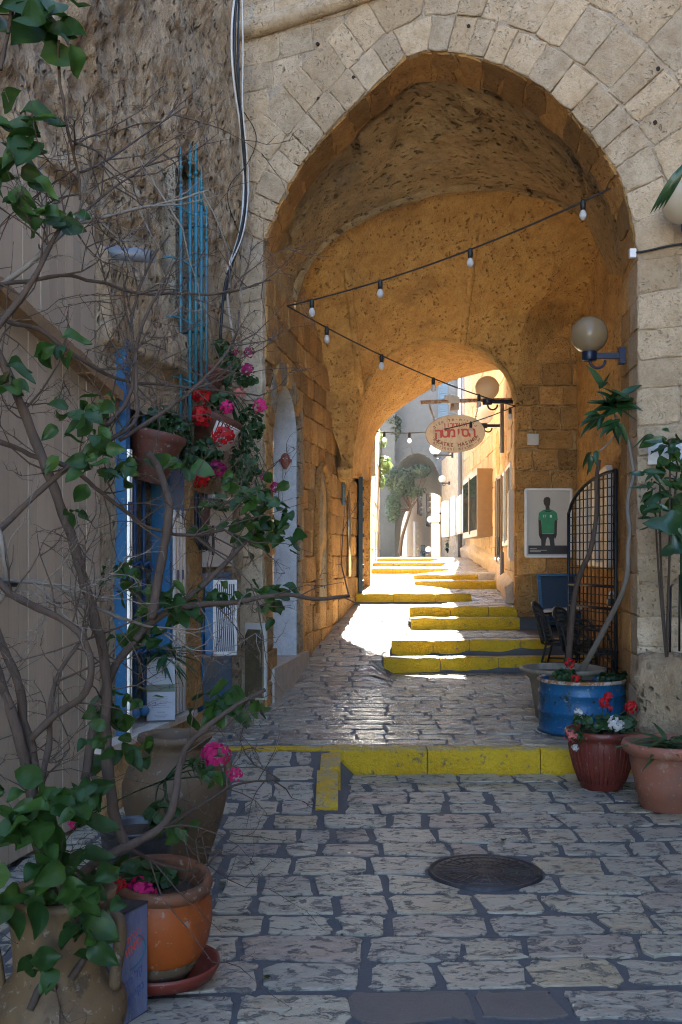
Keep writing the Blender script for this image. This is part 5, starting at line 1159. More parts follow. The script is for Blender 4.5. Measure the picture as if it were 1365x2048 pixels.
oj = pot('storage_jar', 'wide weathered clay storage jar behind the metal bucket', 'jar', jc, prof, M['jar_dark'], 48, None, None, None, .015, 7)
m = MB(); m.tube(smooth_path([jc + Vector(q) for q in ((.19, -.05, .66), (.27, -.06, .68), (.31, -.07, .60), (.288, -.07, .5))], 14, 2), .024, 10); m.build('handle', M['jar_dark'], oj, True)
kc = Vector((-.93, 4.75, 0))
prof = [(.12, .0), (.13, .01), (.165, .44), (.172, .455), (.178, .462), (.172, .47), (.164, .455), (.15, .33), (.001, .32)]
bk_ = pot('metal_bucket', 'dull zinc bucket of weeds between the storage jar and the orange pot', 'bucket', kc, prof, M['zinc'], 40, (.166, .43), None, None, .01, 1)
ac = Vector((-.99, 3.66, -.02))
prof = [(.16, .0), (.19, .02), (.228, .08), (.236, .13), (.226, .18), (.195, .22), (.168, .245), (.158, .27), (.160, .34), (.168, .42), (.178, .49), (.195, .515), (.198, .535), (.180, .545), (.16, .53), (.15, .46)]
aj = pot('clay_amphora', 'smooth tan clay jar in the near corner holding the bare shrub', 'jar', ac, prof, M['jar'], 48, (.155, .48), None, None, .012, 4)
for s in (-1, 1):
    m = MB(); m.tube(smooth_path([ac + Vector(q) for q in ((s * .16, -.02, .46), (s * .215, -.03, .47), (s * .225, -.04, .38), (s * .205, -.04, .28), (s * .20, -.03, .21))], 16, 2), [.022] * 16, 10); m.build('handle', M['jar'], aj, True)
hn = Vector((-.1, -.2, 0))
ct_ = Vector((-.815, 3.80, 0)); can = thing('printed_tin', 'tall blue and white printed food tin beside the orange pot', 'tin', ct_)
cX = Vector((.9, -.43, 0)).normalized(); cY = Vector((.43, .9, 0)).normalized(); cz3 = Vector((0, 0, 1)); cc = ct_ + Vector((0, .0, .205))
m = MB(); m.box(cc, (.115, .2, .41), ax=(cX, cY, cz3)); m.build('tin_body', M['can_blue'], can)
for dz in (.206, -.2): m = MB(); m.box(cc + Vector((0, 0, dz)), (.119, .204, .009), ax=(cX, cY, cz3)); m.build('tin_rim', M['zinc'], can)
def on_can(s, u, z_, size, mat, name='printed_word', rot=.55):
    T = facing(cc + cX * .0585 + cY * u + Vector((0, 0, z_)), cY * math.cos(rot) + cz3 * math.sin(rot), cz3 * math.cos(rot) - cY * math.sin(rot), cX); return text(s, size, can, name, mat, T, True)
on_can('חברת', .02, .10, .034, M['sign_red'], rot=.3); on_can('יפאורה', .0, .045, .056, M['sign_red'], rot=.3); on_can('קל מנוסה', -.01, -.065, .044, M['print_blue'], rot=.3); on_can('נקי וקל', .02, -.12, .044, M['print_blue'], rot=.3)
m = MB(); m.tube([cc + cX * .058 + cY * (.0 + .085 * math.cos(a * .2)) + Vector((0, 0, .05 + .06 * math.sin(a * .2))) for a in range(-8, 6)], .0025, 5); m.build('printed_arc', M['teal'], can)

# ------------------------------------------------------------------ plants
def leaf_mesh(name, mat, wid=.62, curl=.25, fold=.12, wav=.05, seed=0, n=6, tip=1.0, lobes=0):
    r = random.Random(seed); m = MB(); rows = []
    for j in range(n + 1):
        t = j / n; w_ = wid / 2 * (math.sin(math.pi * t ** .75) ** .8 if 0 < t < 1 else 0) * (1 - .15 * t * tip)
        if lobes: w_ *= 1 + .22 * math.cos(t * math.pi * lobes)
        z_ = -curl * t * t + wav * math.sin(t * 7 + seed)
        rows.append([Vector((s * w_, t - .02, z_ + fold * abs(s) * w_ * 2 + wav * .6 * math.sin(s * 3 + t * 5 + seed) * abs(s))) for s in (-1, -.5, 0, .5, 1)])
    m.grid(rows); me = m.mesh(name, mat, Vector((0, 0, 0)), True); return me
LEAVES = [leaf_mesh('leaf', M['leaf'], .74, .30, .16, .05, k) for k in range(3)] + [leaf_mesh('leaf', M['leaf'], .66, -.05 + .3 * k, .3, .08, k + 5) for k in range(2)]
LONG = [leaf_mesh('leaf', M['leaf_gloss'], .36, .25 + .15 * k, .16, .03, k) for k in range(2)]
BROAD = [leaf_mesh('leaf', M['leaf_gloss'], .62, .25, .2, .06, 4, 14, 1, 7)]
STRAP = [leaf_mesh('leaf', M['leaf_gloss'], .13, .5 + .3 * k, .1, .02, k, 8) for k in range(2)]
def put_leaf(root, me, pos, d, up, size, name='leaf'):
    d = Vector(d).normalized(); up = Vector(up); x = d.cross(up)
    if x.length < 1e-3: x = d.orthogonal()
    x.normalize(); z_ = x.cross(d)
    o = bpy.data.objects.new(name, me); COL.objects.link(o); o.parent = root
    mt = Matrix((x, d, z_)).transposed().to_4x4()
    o.rotation_mode = 'QUATERNION'; o.rotation_quaternion = mt.to_quaternion(); o.scale = (size, size, size); o.location = Vector(pos) - wpos(root); return o
def rdir(r, flat=1.0): a = r.uniform(0, 2 * math.pi); z_ = r.uniform(-1, 1) * flat; k = math.sqrt(max(0, 1 - z_ * z_)); return Vector((k * math.cos(a), k * math.sin(a), z_))
LEAF_N = [0]; LEAF_MASS = MB()
def leafy(root, pools, r, px, py, Y, n, size_px, sx, sy, dy=.12, droop=.35):
    for _ in range(n):
        x, y = r.gauss(px, sx * .5), r.gauss(py, sy * .5); p = P(x, y, Y + r.gauss(0, dy)); s = size_px / FPX * Y * r.uniform(.65, 1.2)
        d = rdir(r, .6) + Vector((0, -.35, -droop)); n_ = (Vector((0, -.75, .65)) + rdir(r) * .75)
        LEAF_N[0] += 1
        if root.name != 'bare_shrub' or LEAF_N[0] % 2: put_leaf(root, r.choice(pools), p, d, n_, s)
        else:
            d.normalize(); x = d.cross(n_).normalized(); z_ = x.cross(d); me = r.choice(pools)
            LEAF_MASS.add([p + (x * q.co.x + d * q.co.y + z_ * q.co.z) * s for q in me.vertices], [tuple(f.vertices) for f in me.polygons])
def twig(mb, r, p, d, L, r0, depth=0):
    pts = [p]; n = r.randint(3, 5); q = Vector(p); d = Vector(d).normalized()
    for k in range(n):
        d = (d + rdir(r) * .38 + Vector((0, -.03, .02))).normalized(); q = q + d * L / n; pts.append(q.copy())
    mb.tube(pts, [r0 * (1 - .75 * k / n) for k in range(n + 1)], 5, False)
    for k in range(1, n + 1):
        if r.random() < .75: mb.tube([pts[k], pts[k] + (rdir(r) + d * .3).normalized() * r.uniform(.012, .03)], [r0 * .5, r0 * .1], 3, False)   # thorns
        if depth < 2 and r.random() < .5: twig(mb, r, pts[k], (d + rdir(r) * .95).normalized(), L * r.uniform(.35, .65), r0 * .62, depth + 1)
shrub = thing('bare_shrub', 'large half bare thorny shrub spreading in front of the left wall', 'shrub', (ac.x, ac.y, .6))
r = random.Random(5)
BR = [  # pixels along the branch, depth at both ends, radius in pixels at both ends, twigs, pale
 ([(146, 2060), (138, 1972), (118, 1902), (96, 1830), (105, 1782), (82, 1726), (70, 1620), (62, 1560), (38, 1480), (10, 1380), (-20, 1300)], 3.58, 3.6, 22, 11, 5, 0),
 ([(150, 1900), (135, 1820), (160, 1740), (255, 1694), (330, 1655), (352, 1600), (356, 1545), (372, 1490), (412, 1455), (470, 1412), (530, 1380)], 3.6, 4.1, 15, 5, 5, 0),
 ([(255, 1698), (238, 1668), (218, 1573), (210, 1473), (216, 1348), (190, 1235), (165, 1150), (135, 1050), (107, 970), (75, 890), (30, 780), (0, 715), (-30, 640)], 3.75, 3.7, 13, 12, 9, 0),
 ([(170, 1560), (190, 1440), (225, 1335), (262, 1292), (300, 1245), (350, 1216), (420, 1208), (480, 1204), (560, 1186), (640, 1200), (700, 1190)], 3.7, 4.4, 12, 4, 8, 0),
 ([(302, 1240), (326, 1110), (340, 1030), (334, 980), (312, 925), (296, 905)], 3.9, 4.0, 12, 9, 3, 0),
 ([(350, 1216), (400, 1178), (448, 1130), (482, 1095), (520, 1050), (530, 990)], 4.1, 4.5, 8, 3, 5, 0),
 ([(80, 1570), (50, 1450), (35, 1350), (5, 1290), (-10, 1240)], 3.6, 3.7, 14, 9, 4, 0),
 ([(85, 1560), (100, 1490), (98, 1420), (118, 1340), (160, 1285)], 3.6, 3.7, 9, 4, 5, 0),
 ([(60, 1480), (120, 1420), (180, 1390), (185, 1300), (150, 1250), (20, 1190), (-10, 1150)], 3.6, 3.5, 9, 9, 7, 0),
 ([(-20, 585), (20, 558), (70, 520), (115, 475), (150, 447), (200, 438), (260, 420), (340, 405), (420, 380)], 3.6, 4.1, 8, 2, 9, 1),
 ([(-20, 570), (60, 562), (130, 548), (200, 565), (280, 590), (360, 585), (450, 590), (540, 560)], 3.6, 4.4, 6, 2, 9, 0),
 ([(-10, 660), (40, 600), (80, 540), (100, 490), (130, 440)], 3.5, 3.6, 9, 5, 6, 0),
 ([(118, 80), (118, 150), (130, 220), (142, 290), (158, 345), (160, 400)], 3.5, 3.7, 4, 3, 4, 0),
 ([(-10, 640), (80, 655), (160, 720), (240, 765), (330, 770), (420, 780), (520, 790)], 3.6, 4.4, 6, 2, 9, 0),
 ([(215, 850), (262, 800), (270, 720), (258, 640), (300, 520), (340, 470)], 3.8, 4.2, 6, 2, 7, 0),
    ([(240, 880), (320, 830), (400, 770), (470, 690), (480, 620)], 3.8, 4.3, 6, 2, 5, 0),
 ([(-20, 1080), (60, 1000), (140, 930), (220, 880), (280, 845), (270, 770), (275, 660), (330, 560)], 3.6, 4.0, 8, 3, 8, 0),
 ([(-10, 880), (60, 910), (140, 930), (220, 1000), (300, 1060), (380, 1075), (450, 1060)], 3.6, 4.2, 7, 3, 8, 0),
 ([(-20, 1160), (80, 1160), (160, 1200), (250, 1240), (330, 1260)], 3.5, 4.0, 6, 3, 7, 1),
 ([(160, 345), (200, 330), (260, 290), (330, 240), (370, 215)], 3.7, 4.3, 3.5, 1.5, 5, 0), ([(150, 440), (220, 380), (280, 340), (350, 290)], 3.7, 4.3, 3.5, 1.5, 5, 0),
 ([(30, -20), (18, 60), (0, 140)], 3.5, 3.5, 6, 5, 2, 0), ([(-10, 1210), (15, 1180), (10, 1110), (-10, 1040)], 3.6, 3.5, 9, 8, 3, 1),
 ([(255, 1695), (300, 1720), (360, 1740), (405, 1745), (440, 1700)], 3.8, 4.3, 6, 2, 4, 0), ([(330, 1655), (420, 1600), (470, 1565), (560, 1560)], 3.9, 4.5, 5, 2, 4, 0),
 ([(140, 1960), (180, 1900), (200, 1850), (190, 1800)], 3.5, 3.55, 10, 6, 2, 0), ([(60, 2020), (85, 1960), (110, 1980)], 3.45, 3.5, 9, 7, 1, 0)]
for pts, Ya, Yb, ra, rb, nt_, pale in BR:
    n = len(pts); w3 = [P(a, b, lerp(Ya, Yb, i / (n - 1)) + .03 * math.sin(i * 2.1)) for i, (a, b) in enumerate(pts)]
    sp = smooth_path(w3, 4 * n, 2); N = len(sp)
    sp = [q + Vector((1, 0, 1)) * (.006 * NZ(q * 14)) for q in sp]
    m = MB(); m.tube(sp, [.82 * lerp(ra, rb, i / (N - 1)) / FPX * lerp(Ya, Yb, i / (N - 1)) * (1 + .25 * NZ(sp[i] * 22)) for i in range(N)], 9)
    for k in range(int(nt_ * 1.6)):
        i = r.randint(int(N * .2), N - 1); t = (sp[min(i + 1, N - 1)] - sp[max(i - 1, 0)]).normalized()
        d = t * .55 + rdir(r) * .9; d.y *= .5; twig(m, r, sp[i], d, r.uniform(.16, .46), r.uniform(.0026, .0046))
    m.build('branch', M['bark_pale'] if pale else M['bark'], shrub, True)
CL = [(95, 50, 78, 11, 60, 60), (50, 265, 85, 7, 60, 60), (30, 375, 60, 9, 45, 45), (130, 440, 42, 4, 50, 10), (95, 690, 46, 4, 50, 20), (20, 750, 55, 4, 20, 40), (182, 825, 36, 15, 60, 45), (190, 925, 36, 12, 60, 45), (148, 1028, 38, 3, 20, 10), (245, 935, 40, 5, 20, 20), (350, 925, 44, 6, 60, 20), (490, 1005, 30, 30, 90, 60), (540, 1060, 30, 24, 60, 55), (245, 1150, 32, 7, 40, 30), (325, 1190, 34, 13, 60, 30), (375, 1228, 44, 6, 20, 20), (430, 1190, 28, 7, 40, 20), (520, 1185, 30, 8, 60, 20), (548, 1212, 32, 4, 10, 30), (290, 1262, 34, 11, 50, 30), (470, 1410, 46, 15, 70, 36), (222, 1430, 40, 7, 30, 40), (262, 1492, 42, 6, 40, 20), (105, 1605, 56, 13, 100, 60), (55, 1645, 76, 5, 40, 50), (130, 1715, 80, 4, 40, 40), (180, 1595, 50, 7, 50, 40), (190, 1800, 62, 6, 60, 50), (165, 1880, 60, 5, 60, 40), (28, 1800, 62, 5, 50, 50), (100, 1740, 56, 5, 90, 50), (350, 1660, 34, 5, 30, 20), (420, 1545, 30, 4, 30, 20), (100, 1945, 40, 4, 50, 20), (205, 1480, 36, 4, 30, 30), (265, 1395, 30, 5, 40, 30), (100, 435, 40, 2, 40, 10)]
for px, py, s, n, sx, sy in CL:
    Y = (3.38 if py > 1560 else 3.55) if px < 210 else lerp(3.7, 4.5, min(1, (px - 160) / 380))
    leafy(shrub, LEAVES, r, px, py, Y, round(n * 1.75), s * 1.15, sx, sy, .06)
kind(LEAF_MASS.build('foliage', M['leaf'], shrub, True), 'stuff')
def foliage(mb, r, c, rad, n, s, flatten=1.0):
    """clumps of small lobed leaves through the volume of a plant"""
    for _ in range(n):
        d = rdir(r); p = Vector(c) + Vector((d.x * rad[0], d.y * rad[1], d.z * rad[2])) * r.uniform(.35, 1) ** .6; nn = (d + rdir(r) * .7 + Vector((0, -.2, .5))).normalized(); u = nn.orthogonal().normalized(); v_ = nn.cross(u); a0 = r.uniform(0, 6.28); ss = s * r.uniform(.6, 1.25)
        u, v_ = u * math.cos(a0) + v_ * math.sin(a0), v_ * math.cos(a0) - u * math.sin(a0)
        k = 7; ring_ = [p + (u * math.cos(2 * math.pi * i / k) + v_ * math.sin(2 * math.pi * i / k)) * ss * (.5 + .12 * (i % 2)) + nn * ss * (.1 + .06 * math.sin(i * 2.4)) for i in range(k)]
        mb.add([p] + ring_, [(0, 1 + i, 1 + (i + 1) % k) for i in range(k)])
def stems(mb, r, c, tips, r0=.005):
    for t in tips: mb.tube(smooth_path([Vector(c), Vector(c).lerp(Vector(t), .5) + rdir(r) * .03 + Vector((0, 0, .03)), Vector(t)], 8, 1), [r0 * (1 - .5 * i / 7) for i in range(8)], 5)
def flower(root, r, c, rad, mat, n=64, name='flower_head'):
    m = MB()
    for _ in range(n):
        d = (rdir(r) + Vector((0, -.35, .25))).normalized(); p = Vector(c) + d * rad * r.uniform(.7, 1.0); nn = (d + rdir(r) * .5).normalized(); u = nn.orthogonal().normalized(); v_ = nn.cross(u); s = rad * r.uniform(.24, .38)
        m.add([p - u * s, p - v_ * s * .7 + nn * s * .25, p + u * s, p + v_ * s * .7 + nn * s * .25, p + nn * s * .12], [(0, 1, 4), (1, 2, 4), (2, 3, 4), (3, 0, 4)])
    return m.build(name, M[mat], root, True)
def geranium(label, c, vols, blooms, leaf_s=.045, mat='leaf_dark', seed=0, cat='plant', name='geranium', group=None, origin=None):
    t = thing(name, label, cat, origin or c, group); rr_ = random.Random(seed)
    m = MB(); stems(m, rr_, c, [Vector(v[0]) + rdir(rr_) * .5 * v[1][0] for v in vols for _ in range(4)] + [b[0] for b in blooms]); m.build('stem', M['bark'] if mat != 'leaf_dark' else M['leaf_dark'], t, True)
    m = MB()
    for vc, rad, n in vols: foliage(m, rr_, vc, rad, n, leaf_s)
    kind(m.build('foliage', M[mat], t), 'stuff')
    for bc_, rad, mt in blooms: flower(t, rr_, bc_, rad, mt)
    return t
# geraniums in pots on the right
geranium('red and white geraniums growing in the dark red fluted pot', rc + Vector((0, 0, .40)), [(P(1160, 1440, 7.4), (.07, .07, .06), 26), (P(1215, 1445, 7.5), (.14, .1, .06), 60), (P(1250, 1450, 7.5), (.09, .08, .05), 40), (P(1150, 1470, 7.35), (.05, .05, .05), 12)],
  [(P(1157, 1425, 7.4), .030, 'petal_white'), (P(1169, 1436, 7.4), .028, 'petal_white'), (P(1231, 1448, 7.32), .056, 'petal_white'), (P(1208, 1405, 7.5), .040, 'red'), (P(1216, 1393, 7.5), .034, 'red'), (P(1221, 1416, 7.48), .022, 'red'), (P(1262, 1414, 7.5), .050, 'red'), (P(1142, 1472, 7.3), .044, 'salmon'), (P(1151, 1495, 7.3), .026, 'petal_white')], .055, seed=1)
geranium('low geranium with two red blooms in the left of the blue drum', Vector((1.85, 8.7, .62)), [(P(1132, 1352, 8.6), (.09, .09, .06), 60), (P(1155, 1365, 8.55), (.06, .06, .04), 30)], [(P(1140, 1327, 8.5), .042, 'red'), (P(1153, 1357, 8.45), .038, 'red')], .05, seed=2)
geranium('low flowerless green geranium in the right of the blue drum', Vector((2.2, 8.75, .62)), [(P(1222, 1358, 8.7), (.11, .1, .05), 60), (P(1245, 1352, 8.7), (.05, .06, .04), 20)], [], .055, seed=3)
# pots hanging on the left wall
def wall_pot(label, c, r0, r1, h, mat, tilt=0, handle=False):
    rot = Matrix.Rotation(R(tilt), 3, 'Y'); return pot('hanging_pot', label, 'pot', c, [(r0, 0), (r0 + .01, .006), (r1 - .012, h * .8), (r1 - .008, h * .82), (r1 + .006, h * .86), (r1 + .008, h), (r1 - .01, h + .004), (r1 - .02, h * .85)], mat, 28, (r1 - .016, h * .9), rot, seed=3)
hp1 = wall_pot('wide dark terracotta wall pot behind the tall blue post', P(296, 965, 7.4), .11, .20, .36, M['terracotta_dark'], 12)
hp2 = wall_pot('topmost terracotta wall pot with a side handle below the teal bars', P(412, 784, 8.5), .085, .125, .21, M['terracotta_dark'], 16)
q = P(394, 742, 8.45); m = MB(); m.tube(smooth_path([q + Vector((.0, 0, -.01)), q + Vector((-.06, -.02, .03)), q + Vector((-.05, -.02, -.08)), q + Vector((-.01, 0, -.13))], 12, 2), .014, 8); m.build('handle', M['terracotta_dark'], hp2, True)
hp3 = wall_pot('ribbed half basket planter among the red geraniums', P(412, 905, 8.6), .10, .20, .32, M['terracotta_dark'], 20)
m = MB()
for k in range(13):
    a = R(-80 + k * 9); m.tube([P(412, 905, 8.6) + Matrix.Rotation(R(20), 3, 'Y') @ Vector((r_ * math.cos(a), r_ * math.sin(a), z_)) for r_, z_ in ((.125, .02), (.198, .27))], .011, 5)
m.build('ribbed_liner', M['panel_grey'], hp3, True)
hp4 = wall_pot('lowest small terracotta wall pot above the blue fluted post', P(400, 1050, 8.45), .07, .10, .17, M['terracotta_dark'], 0)
geranium('leafy trailing plant in the wide dark wall pot', P(315, 880, 7.5), [(P(320, 840, 7.55), (.15, .14, .10), 120), (P(355, 860, 7.6), (.12, .12, .12), 90), (P(385, 900, 7.7), (.10, .1, .14), 80)], [], .045, seed=4, name='trailing_plant')
geranium('red geranium with the biggest blooms in the middle of the left wall', P(430, 850, 8.6), [(P(440, 800, 8.55), (.13, .12, .09), 90), (P(420, 900, 8.5), (.12, .12, .16), 110), (P(405, 940, 8.5), (.1, .1, .1), 50)],
  [(P(401, 790, 8.3), .085, 'red'), (P(403, 833, 8.25), .085, 'red'), (P(447, 873, 8.25), .088, 'red'), (P(436, 938, 8.35), .072, 'magenta'), (P(402, 960, 8.3), .072, 'red'), (P(455, 815, 8.4), .06, 'pink'), (P(480, 787, 8.45), .05, 'salmon')], .05, seed=5)
geranium('magenta geranium trailing highest beside the arch wall', P(450, 770, 8.8), [(P(455, 730, 8.9), (.12, .1, .17), 110), (P(445, 692, 8.9), (.08, .08, .06), 36), (P(495, 760, 8.9), (.09, .08, .06), 40), (P(500, 850, 8.9), (.13, .1, .17), 170), (P(490, 930, 8.9), (.14, .1, .22), 170), (P(530, 990, 8.9), (.06, .06, .10), 30)],
  [(P(499, 705, 8.75), .046, 'magenta'), (P(497, 739, 8.75), .056, 'magenta'), (P(520, 812, 8.7), .062, 'pink'), (P(472, 705, 8.8), .026, 'magenta'), (P(531, 953, 8.75), .044, 'magenta'), (P(552, 975, 8.75), .046, 'magenta')], .045, seed=6)
for k, (px, py) in enumerate(((325, 1270), (340, 1295))):
    t = thing('strap_plant', ('dark strap leaved plant growing out of the white tin', 'drooping strap leaves hanging over the right side of the white tin')[k], 'plant', tc + Vector((.03 * k, -.02, .22))); rr2 = random.Random(k)
    for _ in range(26): d = rdir(rr2, .5) + Vector((.25, -.3, .5 - .6 * k)); put_leaf(t, rr2.choice(STRAP), tc + Vector((.03 * k, -.03 * k, .24)) + rdir(rr2) * .03, d, Vector((0, -.3, 1)), rr2.uniform(.16, .27))
# foreground pot plants
geranium('pink and red geranium in the orange glazed pot', oc + Vector((0, 0, .4)), [(P(270, 1745, 4.1), (.10, .08, .06), 50), (P(325, 1755, 4.15), (.06, .06, .04), 26), (P(205, 1755, 4.0), (.07, .06, .05), 20)], [(P(281, 1786, 3.95), .058, 'pink'), (P(205, 1760, 3.9), .03, 'red'), (P(150, 1765, 3.8), .03, 'red'), (P(240, 1770, 3.95), .035, 'red')], .055, seed=7)
geranium('pink geranium on long stems leaning out over the storage jar', P(330, 1560, 5.0), [(P(400, 1530, 4.9), (.06, .06, .06), 14), (P(330, 1630, 4.75), (.1, .08, .06), 30)], [(P(433, 1511, 4.85), .068, 'pink'), (P(469, 1550, 4.85), .038, 'pink'), (P(148, 1648, 3.9), .022, 'pink')], .05, seed=8)
# two bare stems with glossy leaves in the beige pot
tr = thing('potted_tree', 'leggy potted tree with a bare grey trunk and glossy leaves by the gate', 'tree', bc + Vector((0, 0, .42)))
def trunk(name, pts, Ys, ra, rb, mat):
    n = len(pts); sp = smooth_path([P(a, b, lerp(Ys[0], Ys[1], min(1, i / 3.5))) for i, (a, b) in enumerate(pts)], 40, 2); m = MB(); m.tube(sp, [lerp(ra, rb, i / 39) * (1 + .18 * NZ(sp[i] * 9)) for i in range(40)], 10); return m.build(name, mat, tr, True)
trunk('trunk', [(1160, 1345), (1185, 1305), (1218, 1240), (1245, 1190), (1258, 1140), (1255, 1095), (1262, 1060), (1254, 1020), (1258, 985), (1270, 950), (1262, 910), (1258, 880), (1245, 860), (1230, 830)], (9.15, 8.25), .029, .012, M['bark_pale'])
trunk('cut_stem', [(1137, 1330), (1142, 1260), (1150, 1180), (1165, 1135), (1180, 1110), (1190, 1060), (1195, 1010), (1192, 960), (1199, 920)], (9.25, 8.95), .028, .016, M['bark'])
trunk('side_branch', [(1240, 860), (1215, 890), (1195, 905), (1180, 925)], (8.25, 8.2), .008, .005, M['bark_pale']); trunk('side_branch', [(1232, 832), (1210, 800), (1198, 780)], (8.25, 8.2), .008, .005, M['bark_pale'])
r3 = random.Random(3)
for px, py, n, ax_ in ((1228, 812, 30, (-.3, -.5, .2)), (1205, 835, 8, (-1, -.3, -.3)), (1250, 800, 9, (.2, -.5, .2)), (1200, 780, 3, (0, -.4, .6)), (1185, 905, 4, (-.7, -.2, -.7)), (1232, 845, 7, (0, -.6, -.5))):
    for _ in range(n): put_leaf(tr, r3.choice(LONG), P(px + r3.uniform(-10, 10), py + r3.uniform(-8, 8), 8.15), Vector(ax_) + rdir(r3, .7) * .75, Vector((0, -.7, .9)) + rdir(r3) * .3, r3.uniform(.13, .215))
# shrubs at the right edge
rs = thing('corner_shrub', 'dark green leafy shrub at the right edge covering the pale plaque', 'shrub', FW(fac_t(1335, 1310).x, .75, .25)); p = FW(fac_t(1345, 1300).x, .9, .25)
m = MB(); stems(m, r3, p, [P(1340, 880, 7.7), P(1320, 950, 7.7), P(1355, 930, 7.7), P(1310, 1000, 7.7)], .012); m.build('stem', M['bark'], rs, True)
for px, py, n, s in ((1335, 890, 14, 34), (1350, 930, 16, 36), (1310, 965, 10, 34), (1345, 985, 14, 34), (1305, 1000, 8, 30), (1360, 870, 5, 34), (1325, 1030, 6, 28)): leafy(rs, LONG + LEAVES[:1], r3, px, py, 7.7, n, s * 1.25, 30, 26, .06)
mo = thing('monstera', 'big lobed glossy monstera leaves at the right edge', 'plant', FW(fac_t(1350, 1310).x, .8, .3))
m = MB(); stems(m, r3, FW(fac_t(1385, 1300).x, .8, .3), [P(1362, 1050, 7.4), P(1372, 1085, 7.4)], .012); m.build('stem', M['leaf_gloss'], mo, True)
for px, py, d, s in ((1385, 1065, (-1, -.1, .35), .34), (1392, 1080, (-1, -.2, -.3), .27), (1398, 1050, (-.6, -.2, -.5), .25)): put_leaf(mo, BROAD[0], P(px, py, 7.4), d, (0, -1, .5), s)
pf = thing('palm_frond', 'tip of a palm frond entering at the upper right edge', 'plant', P(1380, 370, 7))
for k in range(4): put_leaf(pf, STRAP[0], P(1376 - k * 5, 318 + k * 6, 6.6), Vector((-.5 - .08 * k, 0, -1)), (0, -1, .3), .30)
ag = thing('agave_plant', 'spiky green plant growing in the large terracotta pot', 'plant', tc2 + Vector((0, 0, .42)))
for _ in range(22): put_leaf(ag, r3.choice(STRAP), tc2 + Vector((-.02, -.05, .42)) + rdir(r3) * .04, rdir(r3, .3) + Vector((-.25, -.1, .75)), Vector((0, -.3, 1)), r3.uniform(.2, .34))
# creepers and trees in the alley
def creeper(label, name, vols, mat, s, trunk_pts=None, cat='tree'):
    c = vols[0][0]; t = thing(name, label, cat, c); m = MB(); r4 = random.Random(len(label))
    for vc, rad, n in vols: foliage(m, r4, vc, rad, n, s)
    kind(m.build('crown', M[mat], t), 'stuff')
    if trunk_pts:
        m = MB(); m.tube(smooth_path(trunk_pts, 20, 2), [lerp(.06, .03, i / 19) for i in range(20)], 8)
        for vc, rad, n in vols:
            for _ in range(3): q = Vector(vc) + rdir(r4) * rad[0] * .8; m.tube([trunk_pts[-1], trunk_pts[-1].lerp(q, .5) + rdir(r4) * .1, q], [.022, .012, .004], 5)
        m.build('trunk', M['bark'], t, True)
    return t
creeper('dark drooping tree leaning across the shaded archway', 'alley_tree', [(P(782, 955, 30), (.34, .4, .34), 900), (P(802, 965, 30), (.42, .4, .42), 1300), (P(840, 942, 30), (.36, .3, .20), 420), (P(786, 1015, 30), (.24, .4, .45), 600), (P(828, 982, 30), (.36, .3, .22), 260)], 'leaf_far', .065, [P(800, 1112, 30.3), P(803, 1080, 30.3), P(812, 1050, 30.2), P(822, 1020, 30.1)])
creeper('hanging plant high on the front of the shaded house', 'hanging_plant', [(P(783, 842, 31.6), (.32, .25, .22), 500), (P(788, 862, 31.6), (.22, .25, .3), 400), (P(775, 875, 31.6), (.15, .2, .25), 170)], 'leaf_far', .07, None, 'plant')
creeper('pale flowering bush leaning over the left house wall', 'oleander_bush', [(P(766, 930, 25.5), (.22, .3, .22), 130), (P(760, 880, 26), (.16, .3, .22), 70), (P(758, 960, 25.5), (.14, .3, .2), 70)], 'leaf_far_light', .10, [P(748, 1080, 26), P(752, 1000, 26), P(758, 940, 25.8)], 'bush')
creeper('small potted plant by the wall foot near the crest of the alley', 'potted_plant', [(P(900, 1092, 29), (.14, .14, .2), 60)], 'leaf_far', .09, None, 'plant')
# clay mask on the white reveal
mk = thing('clay_mask', 'small reddish clay face mask hanging on the white door reveal', 'mask', P(571, 922, 11.36)); mc = P(571, 922, 11.37)
b = bmesh.new(); bmesh.ops.create_uvsphere(b, u_segments=20, v_segments=14, radius=1)
for v_ in b.verts:
    q = v_.co.copy(); x, z_ = q.x, q.z; dpt = 0
    if q.y < 0:
        dpt += .35 * math.exp(-((x / .16) ** 2 + ((z_ + .02) / .3) ** 2)); dpt -= .3 * sum(math.exp(-(((x - s * .38) / .17) ** 2 + ((z_ - .28) / .13) ** 2)) for s in (-1, 1)); dpt -= .45 * math.exp(-((x / .3) ** 2 + ((z_ + .5) / .17) ** 2)); dpt += .22 * math.exp(-((x / .6) ** 2 + ((z_ - .5) / .12) ** 2))
    v_.co = Vector((x * .055 * (1 - .25 * max(0, -z_)), (q.y - dpt) * .035, z_ * .088)) + mc - wpos(mk)
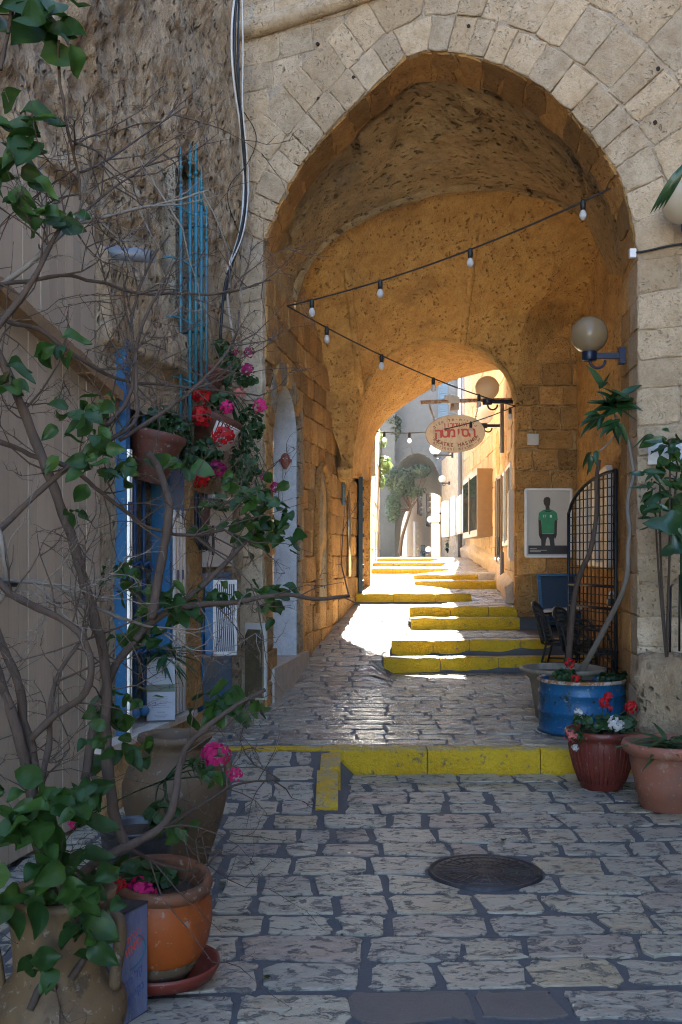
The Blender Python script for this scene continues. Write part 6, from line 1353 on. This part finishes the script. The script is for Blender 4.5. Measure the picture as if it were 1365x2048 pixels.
me = bpy.data.meshes.new('face'); b.to_mesh(me); b.free(); me.materials.append(M['mask']); me.polygons.foreach_set('use_smooth', [True] * len(me.polygons)); o = bpy.data.objects.new('face', me); COL.objects.link(o); o.parent = mk
for s in (-1, 1): m = MB(); m.ball(mc + Vector((s * .056, -.005, .005)), .018, 8, 6); m.build('ear', M['mask'], mk, True)
for s in (-1, 1): m = MB(); m.ball(mc + Vector((s * .02, -.022, .026)), .008, 8, 6); m.build('eye', M['white'], mk, True)
# fallen leaves and petals on the paving
r5 = random.Random(2)
for k, (px, py) in enumerate(((1005, 1688), (440, 1780), (535, 1968), (590, 1805), (1250, 1580), (1225, 1590))):
    Y = 1.7 * FPX / (py - HY); q = P(px, py, Y); q.z = .022; o = bpy.data.objects.new('fallen_leaf', LEAVES[k % 3]); COL.objects.link(o); o.location = q; o.scale = (.05,) * 3; o.rotation_euler = (.1, .1, r5.uniform(0, 6))
    tag(o, ['dry fallen leaf beside the manhole cover', 'fallen leaf on the paving below the storage jar', 'fallen leaf on the paving near the saucer', 'fallen leaf on the paving in the middle of the street', 'fallen leaf between the red pot and the terracotta pot', 'fallen leaf right at the foot of the red pot'][k], 'leaf', 'fallen leaves')
# house out of view on the right, added to darken the lower street
sh = thing('unseen_shading_house', 'plain stone house front out of view, added to shade the street from the right', 'house', (3.6, 2, 0))
m = MB(); m.prism([Vector((3.25, 7.3, -.1)), Vector((3.3, -9, -.1)), Vector((7, -9, -.1)), Vector((7.2, 5.5, -.1))], (0, 0, 8.5)); m.build('house_front', M['rubble'], sh, fix=True)

# rounded corbel where the groin of the vault lands on the left wall
cbl = P(688, 948, 14.05); rock(vroot, 'corbel', cbl, (.20, .5, .16), 9, M['vault'])
# sunlit dusty air
m = MB(); m.box((1, 33, 6), (70, 110, 17)); hz = kind(m.build('haze', (lambda T: (T.t.nodes.remove(T.bsdf), T.t.links.new(T.n('ShaderNodeVolumePrincipled', i_Density=.0003, i_Color=(.70, .86, 1, 1), i_Anisotropy=.3).outputs[0], T.out.inputs['Volume']), T.mat)[2])(NT('hazy_air')), None), 'stuff')
SC.cycles.volume_step_rate = 4; SC.cycles.volume_bounces = 0
